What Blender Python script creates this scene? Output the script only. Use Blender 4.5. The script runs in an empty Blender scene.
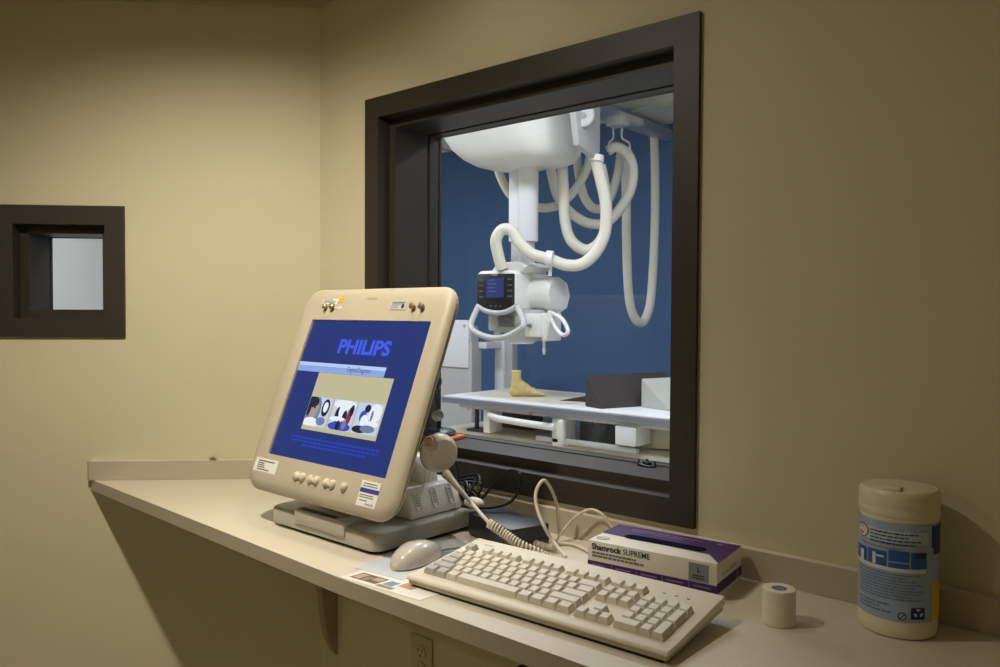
import bpy, bmesh, math, random
from mathutils import Vector, Matrix
random.seed(7)
PI = math.pi
scene = bpy.context.scene
COL = scene.collection
H = 0.95            # counter top height above the floor; everything below is written relative to the counter top
V = Vector

# ------------------------------------------------------------------ camera numbers (surveyed from the photograph)
FPX, YAW, PITCH, ROLL = 785.8, -.7105, .0257, .0054
CAM = V((1.749, -1.2896, .4455))
FW = V((math.sin(YAW)*math.cos(PITCH), math.cos(YAW)*math.cos(PITCH), -math.sin(PITCH)))
RT0 = V((math.cos(YAW), -math.sin(YAW), 0)); UP0 = RT0.cross(FW)
RT = RT0*math.cos(ROLL)+UP0*math.sin(ROLL); UP = -RT0*math.sin(ROLL)+UP0*math.cos(ROLL)
def ray(u, v): return FW + RT*((u-500)/FPX) - UP*((v-333.5)/FPX)
def atY(u, v, y): d = ray(u, v); return CAM + d*((y-CAM.y)/d.y)
def atZ(u, v, z): d = ray(u, v); return CAM + d*((z-CAM.z)/d.z)
def atX(u, v, x): d = ray(u, v); return CAM + d*((x-CAM.x)/d.x)
def atD(u, v, dep): return CAM + ray(u, v)*dep

# ------------------------------------------------------------------ materials
def lin(c):
    return tuple(((x/255)/12.92 if x/255 <= .04045 else ((x/255+.055)/1.055)**2.4) for x in c)
MATS = {}
def mat(name, rgb, rough=.5, metal=0, emit=0, bump=0, bscale=200, spec=.5, coat=0, var=0, vscale=20):
    if name in MATS: return MATS[name]
    m = bpy.data.materials.new(name); m.use_nodes = True
    nt = m.node_tree; b = nt.nodes['Principled BSDF']
    c = lin(rgb)
    b.inputs['Base Color'].default_value = (*c, 1)
    b.inputs['Roughness'].default_value = rough
    b.inputs['Metallic'].default_value = metal
    b.inputs['Specular IOR Level'].default_value = spec
    if coat: b.inputs['Coat Weight'].default_value = coat; b.inputs['Coat Roughness'].default_value = .1
    if emit:
        b.inputs['Emission Color'].default_value = (*c, 1); b.inputs['Emission Strength'].default_value = emit
    tc = nt.nodes.new('ShaderNodeTexCoord')
    if var:
        n = nt.nodes.new('ShaderNodeTexNoise'); n.inputs['Scale'].default_value = vscale; n.inputs['Detail'].default_value = 5
        nt.links.new(tc.outputs['Object'], n.inputs['Vector'])
        mr = nt.nodes.new('ShaderNodeMapRange'); mr.inputs['To Min'].default_value = 1-var; mr.inputs['To Max'].default_value = 1+var
        mr.inputs['From Min'].default_value = .3; mr.inputs['From Max'].default_value = .7
        nt.links.new(n.outputs['Fac'], mr.inputs['Value'])
        mx = nt.nodes.new('ShaderNodeVectorMath'); mx.operation = 'SCALE'; mx.inputs[0].default_value = c
        nt.links.new(mr.outputs['Result'], mx.inputs['Scale']); nt.links.new(mx.outputs['Vector'], b.inputs['Base Color'])
    if bump:
        n = nt.nodes.new('ShaderNodeTexNoise'); n.inputs['Scale'].default_value = bscale; n.inputs['Detail'].default_value = 3
        nt.links.new(tc.outputs['Object'], n.inputs['Vector'])
        bp = nt.nodes.new('ShaderNodeBump'); bp.inputs['Strength'].default_value = bump; bp.inputs['Distance'].default_value = .002
        nt.links.new(n.outputs['Fac'], bp.inputs['Height']); nt.links.new(bp.outputs['Normal'], b.inputs['Normal'])
    MATS[name] = m
    return m
paint = mat('beige wall paint', (206, 198, 168), .62, bump=.08, bscale=420, spec=.3, var=.015, vscale=6)
laminate = mat('counter laminate', (214, 206, 190), .42, bump=.05, bscale=500, var=.03, vscale=350)
lam_edge = mat('laminate edge', (184, 173, 152), .45, var=.02, vscale=200)
bronze = mat('dark bronze frame', (50, 44, 36), .48, var=.04, vscale=30)
ceil_m = mat('ceiling tile', (235, 228, 205), .8, bump=.5, bscale=120)
trim_m = mat('ceiling trim', (190, 178, 140), .5)
floor_m = mat('vinyl floor', (196, 186, 160), .5, var=.08, vscale=14)
xfloor = mat('x-ray room vinyl floor', (205, 200, 184), .45, var=.05, vscale=9)
blue_m = mat('blue wall paint', (60, 100, 150), .6, bump=.1, bscale=80, var=.03, vscale=2)
xwhite = mat('white wall paint', (214, 214, 210), .6, var=.02, vscale=2)
xceil = mat('white ceiling tile', (232, 232, 226), .8)
grey_soffit = mat('grey ceiling box', (190, 190, 178), .6)
white_enamel = mat('white enamel', (232, 231, 228), .35, var=.01, vscale=5)
white_panel = mat('cool white panel', (235, 237, 242), .35)
lightgrey = mat('light grey enamel', (190, 191, 192), .45)
midgrey = mat('mid grey metal', (120, 122, 126), .4, metal=.3)
darkgrey = mat('dark machine grey', (52, 54, 60), .5)
hose_m = mat('cream hose', (228, 225, 212), .5)
steel_blue = mat('blue grey rail', (170, 178, 196), .35, metal=.4)
alum = mat('brushed aluminium', (190, 194, 204), .3, metal=.8)
tabletop_m = mat('table top cream', (226, 220, 200), .35)
phantom_m = mat('yellow resin', (214, 194, 130), .28, var=.08, vscale=30)
foam_black = mat('black vinyl foam', (52, 47, 46), .7, bump=.3, bscale=60, var=.1, vscale=20)
foam_grey = mat('grey foam', (186, 188, 180), .7)
putty = mat('monitor putty plastic', (186, 176, 156), .42, bump=.06, bscale=900, var=.01, vscale=4)
putty_grey = mat('base grey plastic', (178, 173, 160), .48, bump=.05, bscale=900)
gap_m = mat('black rubber', (20, 19, 18), .7)
screw_m = mat('screw metal', (150, 138, 108), .35, metal=.7)
scr_green = mat('greenish screw metal', (150, 150, 120), .4, metal=.6)
paper_m = mat('white paper', (232, 228, 224), .7)
ink = mat('dark ink', (45, 45, 52), .7)
inkgrey = mat('grey ink', (120, 118, 118), .7)
inkblue = mat('blue ink', (50, 60, 160), .6)
yellow_s = mat('yellow sticker', (214, 176, 40), .6)
btn_m = mat('cream button', (206, 196, 172), .4)
kb_m = mat('keyboard ivory', (224, 217, 200), .5, bump=.05, bscale=900)
key_m = mat('keycap ivory', (216, 210, 194), .5)
key_g = mat('keycap grey', (178, 176, 168), .5)
key_leg = mat('keycap legend', (90, 88, 84), .6)
mouse_m = mat('mouse grey plastic', (196, 190, 182), .25, coat=.3)
white_pl = mat('white glossy plastic', (244, 242, 236), .3)
black_pl = mat('black plastic', (24, 24, 28), .35)
black_dev = mat('charcoal device plastic', (42, 42, 52), .42)
chrome = mat('chrome', (170, 170, 175), .18, metal=1)
orange_m = mat('orange cover', (205, 104, 40), .55)
navy_rub = mat('navy black base', (34, 40, 58), .4)
tan_m = mat('tan knob', (196, 158, 96), .4)
purple = mat('purple print', (64, 28, 100), .55)
purple_d = mat('dark purple print', (34, 20, 62), .5)
box_white = mat('white carton', (226, 220, 210), .5)
slot_m = mat('blue glove opening', (8, 9, 36), .95, spec=.1)
green_s = mat('green oval print', (60, 140, 96), .5)
grey_lab = mat('grey size label', (136, 140, 146), .5)
tape_m = mat('white tape', (234, 228, 208), .75, bump=.2, bscale=500)
can_m = mat('canister white plastic', (226, 222, 196), .4)
lid_m = mat('canister lid plastic', (222, 216, 188), .35)
lab_m = mat('pale blue label', (160, 180, 212), .35)
lab_blue = mat('blue label print', (38, 92, 176), .35)
lab_navy = mat('navy label print', (22, 36, 110), .35)
lab_white = mat('white label print', (226, 228, 226), .35)
lab_red = mat('red label print', (170, 40, 56), .4)
lab_yel = mat('yellow label print', (222, 196, 40), .4)
outlet_m = mat('ivory outlet plastic', (196, 182, 152), .4)
chair_m = mat('dark fabric', (38, 32, 40), .85)
brown_pl = mat('dark brown plastic', (44, 32, 36), .45)

def emis(name, rgb, s):
    if name in MATS: return MATS[name]
    m = bpy.data.materials.new(name); m.use_nodes = True; nt = m.node_tree; nt.nodes.clear()
    e = nt.nodes.new('ShaderNodeEmission'); e.inputs[0].default_value = (*lin(rgb), 1); e.inputs[1].default_value = s
    o = nt.nodes.new('ShaderNodeOutputMaterial'); nt.links.new(e.outputs[0], o.inputs[0])
    MATS[name] = m; return m
def screen_mat(name, rgb, s=1.0):
    """display surface: gives off light and has a little gloss"""
    m = mat(name, (8, 8, 12), .25, spec=.4); b = m.node_tree.nodes['Principled BSDF']
    b.inputs['Emission Color'].default_value = (*lin(rgb), 1); b.inputs['Emission Strength'].default_value = s
    return m
def glass_mat(name, tint=(1, 1, 1), ior=1.5):
    m = bpy.data.materials.new(name); m.use_nodes = True; nt = m.node_tree; nt.nodes.clear()
    t = nt.nodes.new('ShaderNodeBsdfTransparent'); t.inputs[0].default_value = (*tint, 1)
    g = nt.nodes.new('ShaderNodeBsdfGlossy'); g.inputs['Roughness'].default_value = 0.0
    lw_ = nt.nodes.new('ShaderNodeLayerWeight'); lw_.inputs[0].default_value = .5
    pw = nt.nodes.new('ShaderNodeMath'); pw.operation = 'POWER'; pw.inputs[1].default_value = 5
    nt.links.new(lw_.outputs['Facing'], pw.inputs[0])
    f = nt.nodes.new('ShaderNodeMath'); f.operation = 'MULTIPLY_ADD'; f.inputs[1].default_value = .96; f.inputs[2].default_value = .04
    nt.links.new(pw.outputs[0], f.inputs[0])
    mx = nt.nodes.new('ShaderNodeMixShader'); o = nt.nodes.new('ShaderNodeOutputMaterial')
    nt.links.new(f.outputs[0], mx.inputs[0]); nt.links.new(t.outputs[0], mx.inputs[1]); nt.links.new(g.outputs[0], mx.inputs[2])
    nt.links.new(mx.outputs[0], o.inputs[0]); MATS[name] = m; return m
glass = glass_mat('window glass', (.93, .95, .96))

# ------------------------------------------------------------------ mesh builder
MWI = {}
class MB:
    def __init__(s): s.v = []; s.f = []; s.m = []; s.sm = []
    def add(s, vs, fs, m=0, smooth=False):
        o = len(s.v); s.v += [V(p) for p in vs]
        for f in fs: s.f.append([i+o for i in f]); s.m.append(m); s.sm.append(smooth)
        return s
    def bm(s, b, m=0, smooth=False, T=None):
        b.verts.index_update()
        s.add([(T @ v.co if T else v.co.copy()) for v in b.verts], [[v.index for v in f.verts] for f in b.faces], m, smooth); b.free(); return s
    def box(s, lo, hi, m=0, bev=0, T=None, seg=2):
        b = bmesh.new(); bmesh.ops.create_cube(b, size=1)
        lo, hi = V(lo), V(hi)
        for v in b.verts: v.co = V(((v.co.x+.5)*(hi.x-lo.x)+lo.x, (v.co.y+.5)*(hi.y-lo.y)+lo.y, (v.co.z+.5)*(hi.z-lo.z)+lo.z))
        if bev: bmesh.ops.bevel(b, geom=b.edges[:], offset=bev, segments=seg, profile=.5, affect='EDGES')
        return s.bm(b, m, bool(bev), T)
    def prism(s, pts, axis, a, b_, m=0, bev=0, T=None, seg=2):
        """pts: 2-D outline, extruded along axis 'x','y','z' from a to b_"""
        def P(p, h): return {'x': (h, p[0], p[1]), 'y': (p[0], h, p[1]), 'z': (p[0], p[1], h)}[axis]
        b = bmesh.new(); A = [b.verts.new(P(p, a)) for p in pts]; B = [b.verts.new(P(p, b_)) for p in pts]
        n = len(pts); b.faces.new(A); b.faces.new(B[::-1])
        for i in range(n): b.faces.new([A[i], B[i], B[(i+1) % n], A[(i+1) % n]])
        bmesh.ops.recalc_face_normals(b, faces=b.faces[:])
        if bev: bmesh.ops.bevel(b, geom=b.edges[:], offset=bev, segments=seg, profile=.5, affect='EDGES')
        return s.bm(b, m, bool(bev), T)
    def rings(s, R, m=0, cap=(True, True), closed=True, smooth=True):
        n = len(R[0]); vs = [p for r in R for p in r]; fs = []
        for k in range(len(R)-1):
            for i in range(n if closed else n-1):
                j = (i+1) % n; fs.append([k*n+i, k*n+j, (k+1)*n+j, (k+1)*n+i])
        s.add(vs, fs, m, smooth)
        if cap[0]: s.add(R[0], [list(range(n))[::-1]], m)
        if cap[1]: s.add(R[-1], [list(range(n))], m)
        return s
    def lathe(s, prof, c, ax=(0, 0, 1), n=32, m=0, smooth=True, cap=(True, True)):
        ax = V(ax).normalized(); a = ax.orthogonal().normalized(); b = ax.cross(a); c = V(c)
        R = [[c + ax*h + (a*math.cos(2*PI*i/n)+b*math.sin(2*PI*i/n))*max(r, 1e-5) for i in range(n)] for r, h in prof]
        return s.rings(R, m, cap, smooth=smooth)
    def cyl(s, p, q, r, m=0, n=20, r2=None):
        p, q = V(p), V(q); L = (q-p).length
        return s.lathe([(r, 0), (r if r2 is None else r2, L)], p, q-p, n, m)
    def tube(s, pts, r, m=0, n=10, sub=8, spline=True, radii=None):
        P = [V(p) for p in pts]
        if spline and len(P) > 2: P = cat(P, sub)
        T = [(P[min(i+1, len(P)-1)]-P[max(i-1, 0)]).normalized() for i in range(len(P))]
        N = T[0].orthogonal().normalized(); R = []
        for i, p in enumerate(P):
            N = (N - T[i]*N.dot(T[i])).normalized(); B = T[i].cross(N)
            rr = r if radii is None else radii(i/(len(P)-1))
            R.append([p+(N*math.cos(2*PI*k/n)+B*math.sin(2*PI*k/n))*rr for k in range(n)])
        return s.rings(R, m)
    def ball(s, c, rad, m=0, T=None, n=20):
        b = bmesh.new(); bmesh.ops.create_uvsphere(b, u_segments=n, v_segments=n//2+2, radius=1)
        rad = V(rad) if not isinstance(rad, (int, float)) else V((rad,)*3)
        for v in b.verts: v.co = V((v.co.x*rad.x, v.co.y*rad.y, v.co.z*rad.z))+V(c)
        return s.bm(b, m, True, T)
    def build(s, name, mats, parent=None, kind=None, label=None, remesh=0):
        me = bpy.data.meshes.new(name)
        inv = MWI.get(parent.name) if parent else None
        me.from_pydata([tuple(inv @ p) if inv else tuple(p) for p in s.v], [], s.f)
        for mm in (mats if isinstance(mats, (list, tuple)) else [mats]): me.materials.append(mm)
        me.polygons.foreach_set('material_index', s.m); me.polygons.foreach_set('use_smooth', s.sm)
        me.update()
        b = bmesh.new(); b.from_mesh(me); bmesh.ops.recalc_face_normals(b, faces=b.faces[:]); b.to_mesh(me); b.free()
        o = bpy.data.objects.new(name, me); COL.objects.link(o)
        if parent: o.parent = parent; MWI[o.name] = MWI[parent.name]
        else: MWI[o.name] = Matrix.Identity(4)
        if kind: o['kind'] = kind
        if label: o['label'] = label
        if remesh:
            md = o.modifiers.new('remesh', 'REMESH'); md.mode = 'VOXEL'; md.voxel_size = remesh; md.use_smooth_shade = True
            sm = o.modifiers.new('smooth', 'SMOOTH'); sm.factor = .5; sm.iterations = 6
        elif any(s.sm): me.set_sharp_from_angle(angle=math.radians(38))
        return o
def cat(P, sub):
    out = []
    for i in range(len(P)-1):
        p0 = P[max(i-1, 0)]; p1 = P[i]; p2 = P[i+1]; p3 = P[min(i+2, len(P)-1)]
        for k in range(sub):
            t = k/sub; out.append(.5*((2*p1)+(p2-p0)*t+(2*p0-5*p1+4*p2-p3)*t*t+(3*p1-p0-3*p2+p3)*t**3))
    out.append(P[-1]); return out
def tag(o, label, cat_, group=None):
    o['label'] = label; o['category'] = cat_
    if group: o['group'] = group
    return o
def thing(name, label, cat_, loc=(0, 0, 0), rot=None, group=None, kind=None):
    o = bpy.data.objects.new(name, None); COL.objects.link(o); o.empty_display_size = .05
    M = Matrix.Translation(V(loc)) @ (rot.to_4x4() if rot is not None else Matrix.Identity(4))
    o.matrix_world = M; o.location = M.to_translation()
    if rot is not None: o.rotation_euler = rot.to_euler()
    MWI[o.name] = M.inverted()
    if kind: o['kind'] = kind
    else: tag(o, label, cat_, group)
    return o
_tc = {}
def text2d(txt, size, bold=0, center=True, shear=0, wid=None):
    """returns verts, faces of flat text; height ~ size (cap height)"""
    c = bpy.data.curves.new('t', 'FONT'); c.body = txt; c.size = size*1.4; c.offset = bold; c.shear = shear; c.resolution_u = 3
    if center: c.align_x = 'CENTER'
    o = bpy.data.objects.new('t', c); COL.objects.link(o)
    dg = bpy.context.evaluated_depsgraph_get(); me = bpy.data.meshes.new_from_object(o.evaluated_get(dg))
    vs = [v.co.copy() for v in me.vertices]; fs = [list(p.vertices) for p in me.polygons]
    bpy.data.objects.remove(o); bpy.data.meshes.remove(me); bpy.data.curves.remove(c)
    if wid and vs:
        x0 = min(v.x for v in vs); x1 = max(v.x for v in vs); k = wid/(x1-x0)
        for v in vs: v.x = (v.x-(x0+x1)/2 if center else v.x-x0)*k
    return vs, fs
def frame(o, u, v, n): # function (a,b,c) -> point
    o, u, v, n = V(o), V(u), V(v), V(n)
    return lambda a, b, c=0: o+u*a+v*b+n*c
def quad(mb, F, a0, a1, b0, b1, h, m=0, sh=0):
    """thin slab lying on frame F between heights 0 and h"""
    P = [(a0, b0), (a1, b0), (a1, b1), (a0, b1)]
    vs = [F(a+sh*(b-b0), b, 0) for a, b in P]+[F(a+sh*(b-b0), b, h) for a, b in P]
    mb.add(vs, [[0, 1, 2, 3], [4, 5, 6, 7], [0, 1, 5, 4], [1, 2, 6, 5], [2, 3, 7, 6], [3, 0, 4, 7]], m)
def textq(mb, F, txt, a, b, size, h, m=0, **k):
    vs, fs = text2d(txt, size, **k)
    mb.add([F(v.x+a, v.y+b, h) for v in vs], fs, m)
def lines(mb, F, a0, a1, b, n, pitch, th, h, m=0, rag=.25):
    for i in range(n):
        x = a0
        end = a1 - (a1-a0)*random.uniform(0, rag)
        while x < end-.001:
            w = random.uniform(.04, .12)*(a1-a0); quad(mb, F, x, min(x+w, end), b-i*pitch-th, b-i*pitch, h, m); x += w+.014*(a1-a0)

# ================================================================== THE CONTROL BOOTH
TH = .18
LU = V((-.70711, -.70711, 0)); LN = V((-.70711, .70711, 0))      # along the left wall, outward through it
WU = V((1, 0, 0)); WN = V((0, 1, 0))
CZ = 1.275
def FL(s, d, z): return LU*s+LN*d+V((0, 0, z))
def FWl(s, d, z): return WU*s+WN*d+V((0, 0, z))
def wall_with_hole(name, F, s1, x1, x2, z1, z2, m):
    mb = MB(); o = -.0746
    def slab(a, b, zl, zh, ao=None):
        ao = a if ao is None else ao
        P = [(a, 0), (b, 0), (b, TH), (ao, TH)]
        vs = [F(s, d, zl) for s, d in P]+[F(s, d, zh) for s, d in P]
        mb.add(vs, [[0, 1, 2, 3], [4, 5, 6, 7], [0, 1, 5, 4], [1, 2, 6, 5], [2, 3, 7, 6], [3, 0, 4, 7]])
    slab(0, x1, -H, 2.1, o); slab(x2, s1, -H, 2.1); slab(x1, x2, -H, z1); slab(x1, x2, z2, 2.1)
    return mb.build(name, m, kind='structure')
WX1, WX2, WZ1, WZ2 = .1963, 1.1045, .0620, .9775
SX1, SX2, SZ1, SZ2 = .5075, .838, .3770, .7215
wall_with_hole('wall_back', FWl, 2.6, WX1+.02, WX2-.02, WZ1+.02, WZ2-.02, paint)
wall_with_hole('wall_left', FL, 2.6, SX1+.02, SX2-.02, SZ1+.02, SZ2-.02, paint)

def window(name, F, x1, x2, z1, z2, dend, back):
    w = .0492; root = thing(name, '', '', F((x1+x2)/2, 0, z1), kind='structure')
    def ring(mb, a, b, d0, d1, m=0):
        """rectangular ring from outer inset a to inner inset b between depths d0,d1"""
        for (s0, s1_, q0, q1) in ((x1+a, x2-a, z2-b, z2-a), (x1+a, x2-a, z1+a, z1+b), (x1+a, x1+b, z1+b, z2-b), (x2-b, x2-a, z1+b, z2-b)):
            vs = [F(s, d, z) for d in (d0, d1) for s, z in ((s0, q0), (s1_, q0), (s1_, q1), (s0, q1))]
            mb.add(vs, [[0, 1, 2, 3], [4, 5, 6, 7], [0, 1, 5, 4], [1, 2, 6, 5], [2, 3, 7, 6], [3, 0, 4, 7]], m)
    mb = MB(); ring(mb, 0, w, -.009, .0); ring(mb, .012, w, -.0, .03); ring(mb, .0195, w+.0212, .03, dend)
    ring(mb, 0, back, .181, .193)
    mb.build('window_frame', bronze, root, label='dark bronze stepped metal frame')
    mb = MB(); ring(mb, w+.0212, w+.0232, .144, .150)
    mb.build('glazing_gasket', gap_m, root, label='thin black gasket')
    mb = MB(); a = w+.0206
    vs = [F(s, d, z) for d in (.150, .157) for s, z in ((x1+a, z1+a), (x2-a, z1+a), (x2-a, z2-a), (x1+a, z2-a))]
    mb.add(vs, [[0, 1, 2, 3], [4, 5, 6, 7], [0, 1, 5, 4], [1, 2, 6, 5], [2, 3, 7, 6], [3, 0, 4, 7]])
    mb.build('glass_pane', glass, root, label='clear reflective lead glass pane')
    return root
window('window_1', FWl, WX1, WX2, WZ1, WZ2, .185, .0704)
window('window_2', FL, SX1, SX2, SZ1, SZ2, .160, .03)
SILL = WZ1+.0492+.0212                       # top of the inner sill

# remaining walls, floor and ceiling of the booth
le = LU*2.6
def wallbox(name, P, zl, zh, m):
    mb = MB(); mb.prism(P, 'z', zl, zh); return mb.build(name, m, kind='structure')
wallbox('wall_right', [(2.6, -3.4), (2.75, -3.4), (2.75, .18), (2.6, .18)], -H, 2.1, paint)
wallbox('wall_rear', [(le.x, -3.55), (2.75, -3.55), (2.75, -3.4), (le.x, -3.4)], -H, CZ+.1, paint)
wallbox('wall_side', [(le.x-.15, -3.55), (le.x, -3.55), (le.x, le.y), (le.x-.15, le.y+.1)], -H, CZ+.1, paint)
booth = [(0, 0), (le.x, le.y), (le.x, -3.4), (2.6, -3.4), (2.6, 0)]
wallbox('floor', booth, -H-.06, -H, floor_m)
wallbox('ceiling', booth, CZ, CZ+.08, ceil_m)
def strip(name, F, s0, s1_, o0, z0, z1, t, m):
    mb = MB(); a = .41421*t
    P = [(0 if s0 == 0 else s0, 0), (s1_, 0), (s1_, -t), ((a if s0 == 0 else s0), -t)]
    vs = [F(s, d, z) for z in (z0, z1) for s, d in P]
    mb.add(vs, [[0, 1, 2, 3], [4, 5, 6, 7], [0, 1, 5, 4], [1, 2, 6, 5], [2, 3, 7, 6], [3, 0, 4, 7]])
    return mb.build(name, m, kind='structure')
strip('trim_1', FWl, 0, 2.6, 0, CZ-.018, CZ, .006, trim_m)
strip('trim_2', FL, 0, 2.6, 0, CZ-.018, CZ, .006, trim_m)
strip('baseboard_back', FWl, 0, 2.6, 0, -H, -H+.1, .008, bronze)
strip('baseboard_left', FL, 0, 2.6, 0, -H, -H+.1, .008, bronze)

# ------------------------------------------------------------------ counter
ct = thing('counter', 'long cream laminate wall counter with low backsplash running under both windows', 'counter', (0, 0, -.03))
E0 = LU*.6; K = V((.6885, -.4718, 0))
mb = MB(); mb.prism([(-.0005, -.0012), (E0.x+.0008, E0.y-.0008), (K.x, K.y), (2.6, -.471), (2.6, -.0012)], 'z', -.0285, 0)
o = mb.build('worktop', [laminate, lam_edge], ct)
for p in o.data.polygons:
    if abs(p.normal.z) < .5: p.material_index = 1
bh = .0505
mb = MB(); t = .019; a = .41421*t
for F, L, z in ((FWl, 2.6, bh), (FL, .598, bh)):
    P = [(0, -.001), (L, -.001), (L, -t), (a, -t)]
    vs = [F(s, d, z_) for z_ in (0.0005, z) for s, d in P]
    m1 = MB(); m1.add(vs, [[0, 1, 2, 3], [4, 5, 6, 7], [0, 1, 5, 4], [1, 2, 6, 5], [2, 3, 7, 6], [3, 0, 4, 7]])
    o = m1.build('backsplash', [lam_edge, laminate], ct)
    for p in o.data.polygons:
        if p.normal.z > .5: p.material_index = 1
m1 = MB(); vs = [FL(s, d, z) for z in (.0005, bh) for s, d in ((.598, -.001), (.6, -.001), (.6, -t), (.598, -t))]
m1.add(vs, [[0, 1, 2, 3], [4, 5, 6, 7], [0, 1, 5, 4], [1, 2, 6, 5], [2, 3, 7, 6], [3, 0, 4, 7]]); m1.build('end_cap', mat('edge seam', (120, 108, 84), .5), ct)

# shelf bracket under the counter
pts = [(-.001, -.0295), (-.20, -.0295), (-.20, -.05)]
for i in range(13):
    t_ = i/12*PI/2; pts.append((-.052*math.cos(t_)**.7 if i else -.0535, -.20-.262*math.sin(t_)))
pts = [(-.001, -.0295), (-.19, -.0295), (-.19, -.06), (-.10, -.12), (-.062, -.20), (-.052, -.27), (-.0475, -.31), (-.043, -.35), (-.0375, -.385), (-.027, -.42), (-.012, -.452), (-.001, -.466)]
mb = MB(); mb.prism(pts, 'x', .052, .0755, bev=.001)
tag(mb.build('shelf_bracket', mat('bracket laminate', (160, 146, 118), .5)), 'brown-grey curved wooden bracket holding up the counter from the wall', 'bracket')

# outlet under counter
c = (atY(412, 632, 0)+atY(434, 640, 0))/2; ox = .4017
ot = thing('wall_outlet', 'ivory duplex power outlet on the wall below the counter', 'outlet', (ox, 0, -.382))
mb = MB(); mb.box((ox-.036, -.006, -.440), (ox+.036, -.0005, -.3255), bev=.002); mb.build('cover_plate', outlet_m, ot)
for k in (0, 1):
    zc = -.3625-.039*k
    mb = MB(); mb.lathe([(.0165, 0), (.0165, .0025), (.015, .003)], (ox, -.006, zc), (0, -1, 0), 28)
    so = mb.build('socket', outlet_m, ot)
    mb = MB(); mb.box((ox-.0075, -.0096, zc+.001), (ox-.0055, -.0088, zc+.009)); mb.box((ox+.0055, -.0096, zc+.002), (ox+.0075, -.0088, zc+.009)); mb.lathe([(.0025, 0), (.0025, .0008)], (ox, -.0088, zc-.007), (0, -1, 0), 14)
    mb.build('pin_slots', ink, so)
# dark power box on the wall
mb = MB(); mb.box((.7172, -.03, -.42), (.86, -.0005, -.292), bev=.003)
for k in range(5): mb.box((.735+k*.02, -.0315, -.40), (.745+k*.02, -.030, -.31))
tag(mb.build('power_supply', brown_pl), 'dark brown box on the wall below the counter front', 'power supply')

# small clip on the left backsplash
p = atZ(213, 457.5, bh+.003)
p = FL(.281, -.010, bh)
cl = MB(); cl.lathe([(.009, .0005), (.009, .003), (.004, .005), (.003, .008)], p, (0, 0, 1), 16); cl.box(p+V((-.012, -.003, .003)), p+V((.012, .003, .0055)), bev=.001)
tag(cl.build('cable_clip', mat('brown clip', (120, 104, 70), .4)), 'tiny brown clip on top of the backsplash left of the monitor', 'clip')

# ------------------------------------------------------------------ ceiling downlights (booth), the rear one added for fill
def downlight(x, y, lab, col, watt, r=.06, spot=None, aim=None, wide=0):
    t = thing('ceiling_downlight', lab, 'light', (x, y, CZ-.012))
    mb = MB(); mb.lathe([(r, -.0005), (r+.022, -.0005), (r+.020, -.009), (r+.002, -.013), (r, -.013), (r, -.0005)], (x, y, CZ), (0, 0, 1), 40, cap=(False, False)); mb.build('trim_ring', white_enamel, t)
    mb = MB(); mb.lathe([(r-.002, -.003), (r-.002, -.001)], (x, y, CZ), (0, 0, 1), 40); mb.build('lamp_lens', emis('lens '+lab[22:34], col, 6), t)
    if spot:
        l = bpy.data.lights.new('lamp', 'SPOT'); l.spot_size = math.radians(spot); l.spot_blend = 1; l.shadow_soft_size = .03
    else:
        l = bpy.data.lights.new('lamp', 'AREA'); l.shape = 'DISK'; l.size = r
    l.energy = watt; l.color = lin(col)
    lo = bpy.data.objects.new('lamp', l); COL.objects.link(lo); lo.location = (x, y, CZ-.004)
    if aim: lo.rotation_euler = (V(aim)-V((x, y, CZ))).to_track_quat('-Z', 'Y').to_euler()
    if wide:
        l2 = bpy.data.lights.new('lamp', 'AREA'); l2.shape = 'DISK'; l2.size = r; l2.energy = wide; l2.color = lin(col)
        o2 = bpy.data.objects.new('lamp', l2); COL.objects.link(o2); o2.location = (x, y, CZ-.0045)
    return t
WARM = (255, 245, 224)
downlight(.66, -.22, 'round ceiling downlight above the monitor next to the window wall', WARM, 25, .06, 74)
downlight(.60, -.915, 'round ceiling downlight above the middle of the booth', WARM, 104, .06, 104, (-.08, -.28, -.10), 5.0)
downlight(0, -2.5, 'round ceiling downlight at the rear of the booth', WARM, 4.2, .09)  # added out of view to lift the warm ambient level

# ================================================================== THE X-RAY ROOM
YB = 4.5; XC = 2.10; XL = -6.8; XR = 2.6
wallbox('floor_2', [(XL, .0), (XL, YB), (XR, YB), (XR, .18), (-.0746, .18)], -H-.06, -H, xfloor)
bpy.data.objects['floor_2'].name = 'floor_xray_room'
mb = MB(); mb.box((XL, YB, -H), (XR+.15, YB+.15, XC)); mb.build('wall_far', blue_m, kind='structure')
mb = MB(); mb.box((XL-.15, -4.5, -H), (XL, YB+.15, XC)); mb.build('wall_white', xwhite, kind='structure')
mb = MB(); mb.box((XR, .18, -H), (XR+.15, YB, XC)); mb.build('wall_east', xwhite, kind='structure')
mb = MB(); mb.box((XL, -4.65, -H), (-1.9, -4.5, XC)); mb.build('wall_south', xwhite, kind='structure')
mb = MB(); mb.box((XL-.15, -4.65, XC), (XR+.15, YB+.15, XC+.08)); co = mb.build('ceiling_xray_room', xceil, kind='structure')
mb = MB(); mb.prism([(XL, -4.5), (-1.99, -4.5), (-1.99, -1.8), (-.2, .1), (XL, .1)], 'z', -H-.06, -H-.001); mb.build('floor_side', xfloor, kind='structure')
mb = MB(); mb.box((-1.99, -4.5, -H), (-1.95, -3.4, XC)); mb.build('wall_booth_side', xwhite, kind='structure')
# ceiling grid
mb = MB()
for k in range(8): mb.box((XL, .3+k*.6, XC-.006), (XR, .324+k*.6, XC-.0005))
for k in range(15): mb.box((-6.3+k*.6, .2, XC-.0065), (-6.276+k*.6, YB, XC-.001))
mb.build('trim_3', mat('ceiling grid', (170, 170, 165), .5), kind='structure')
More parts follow.
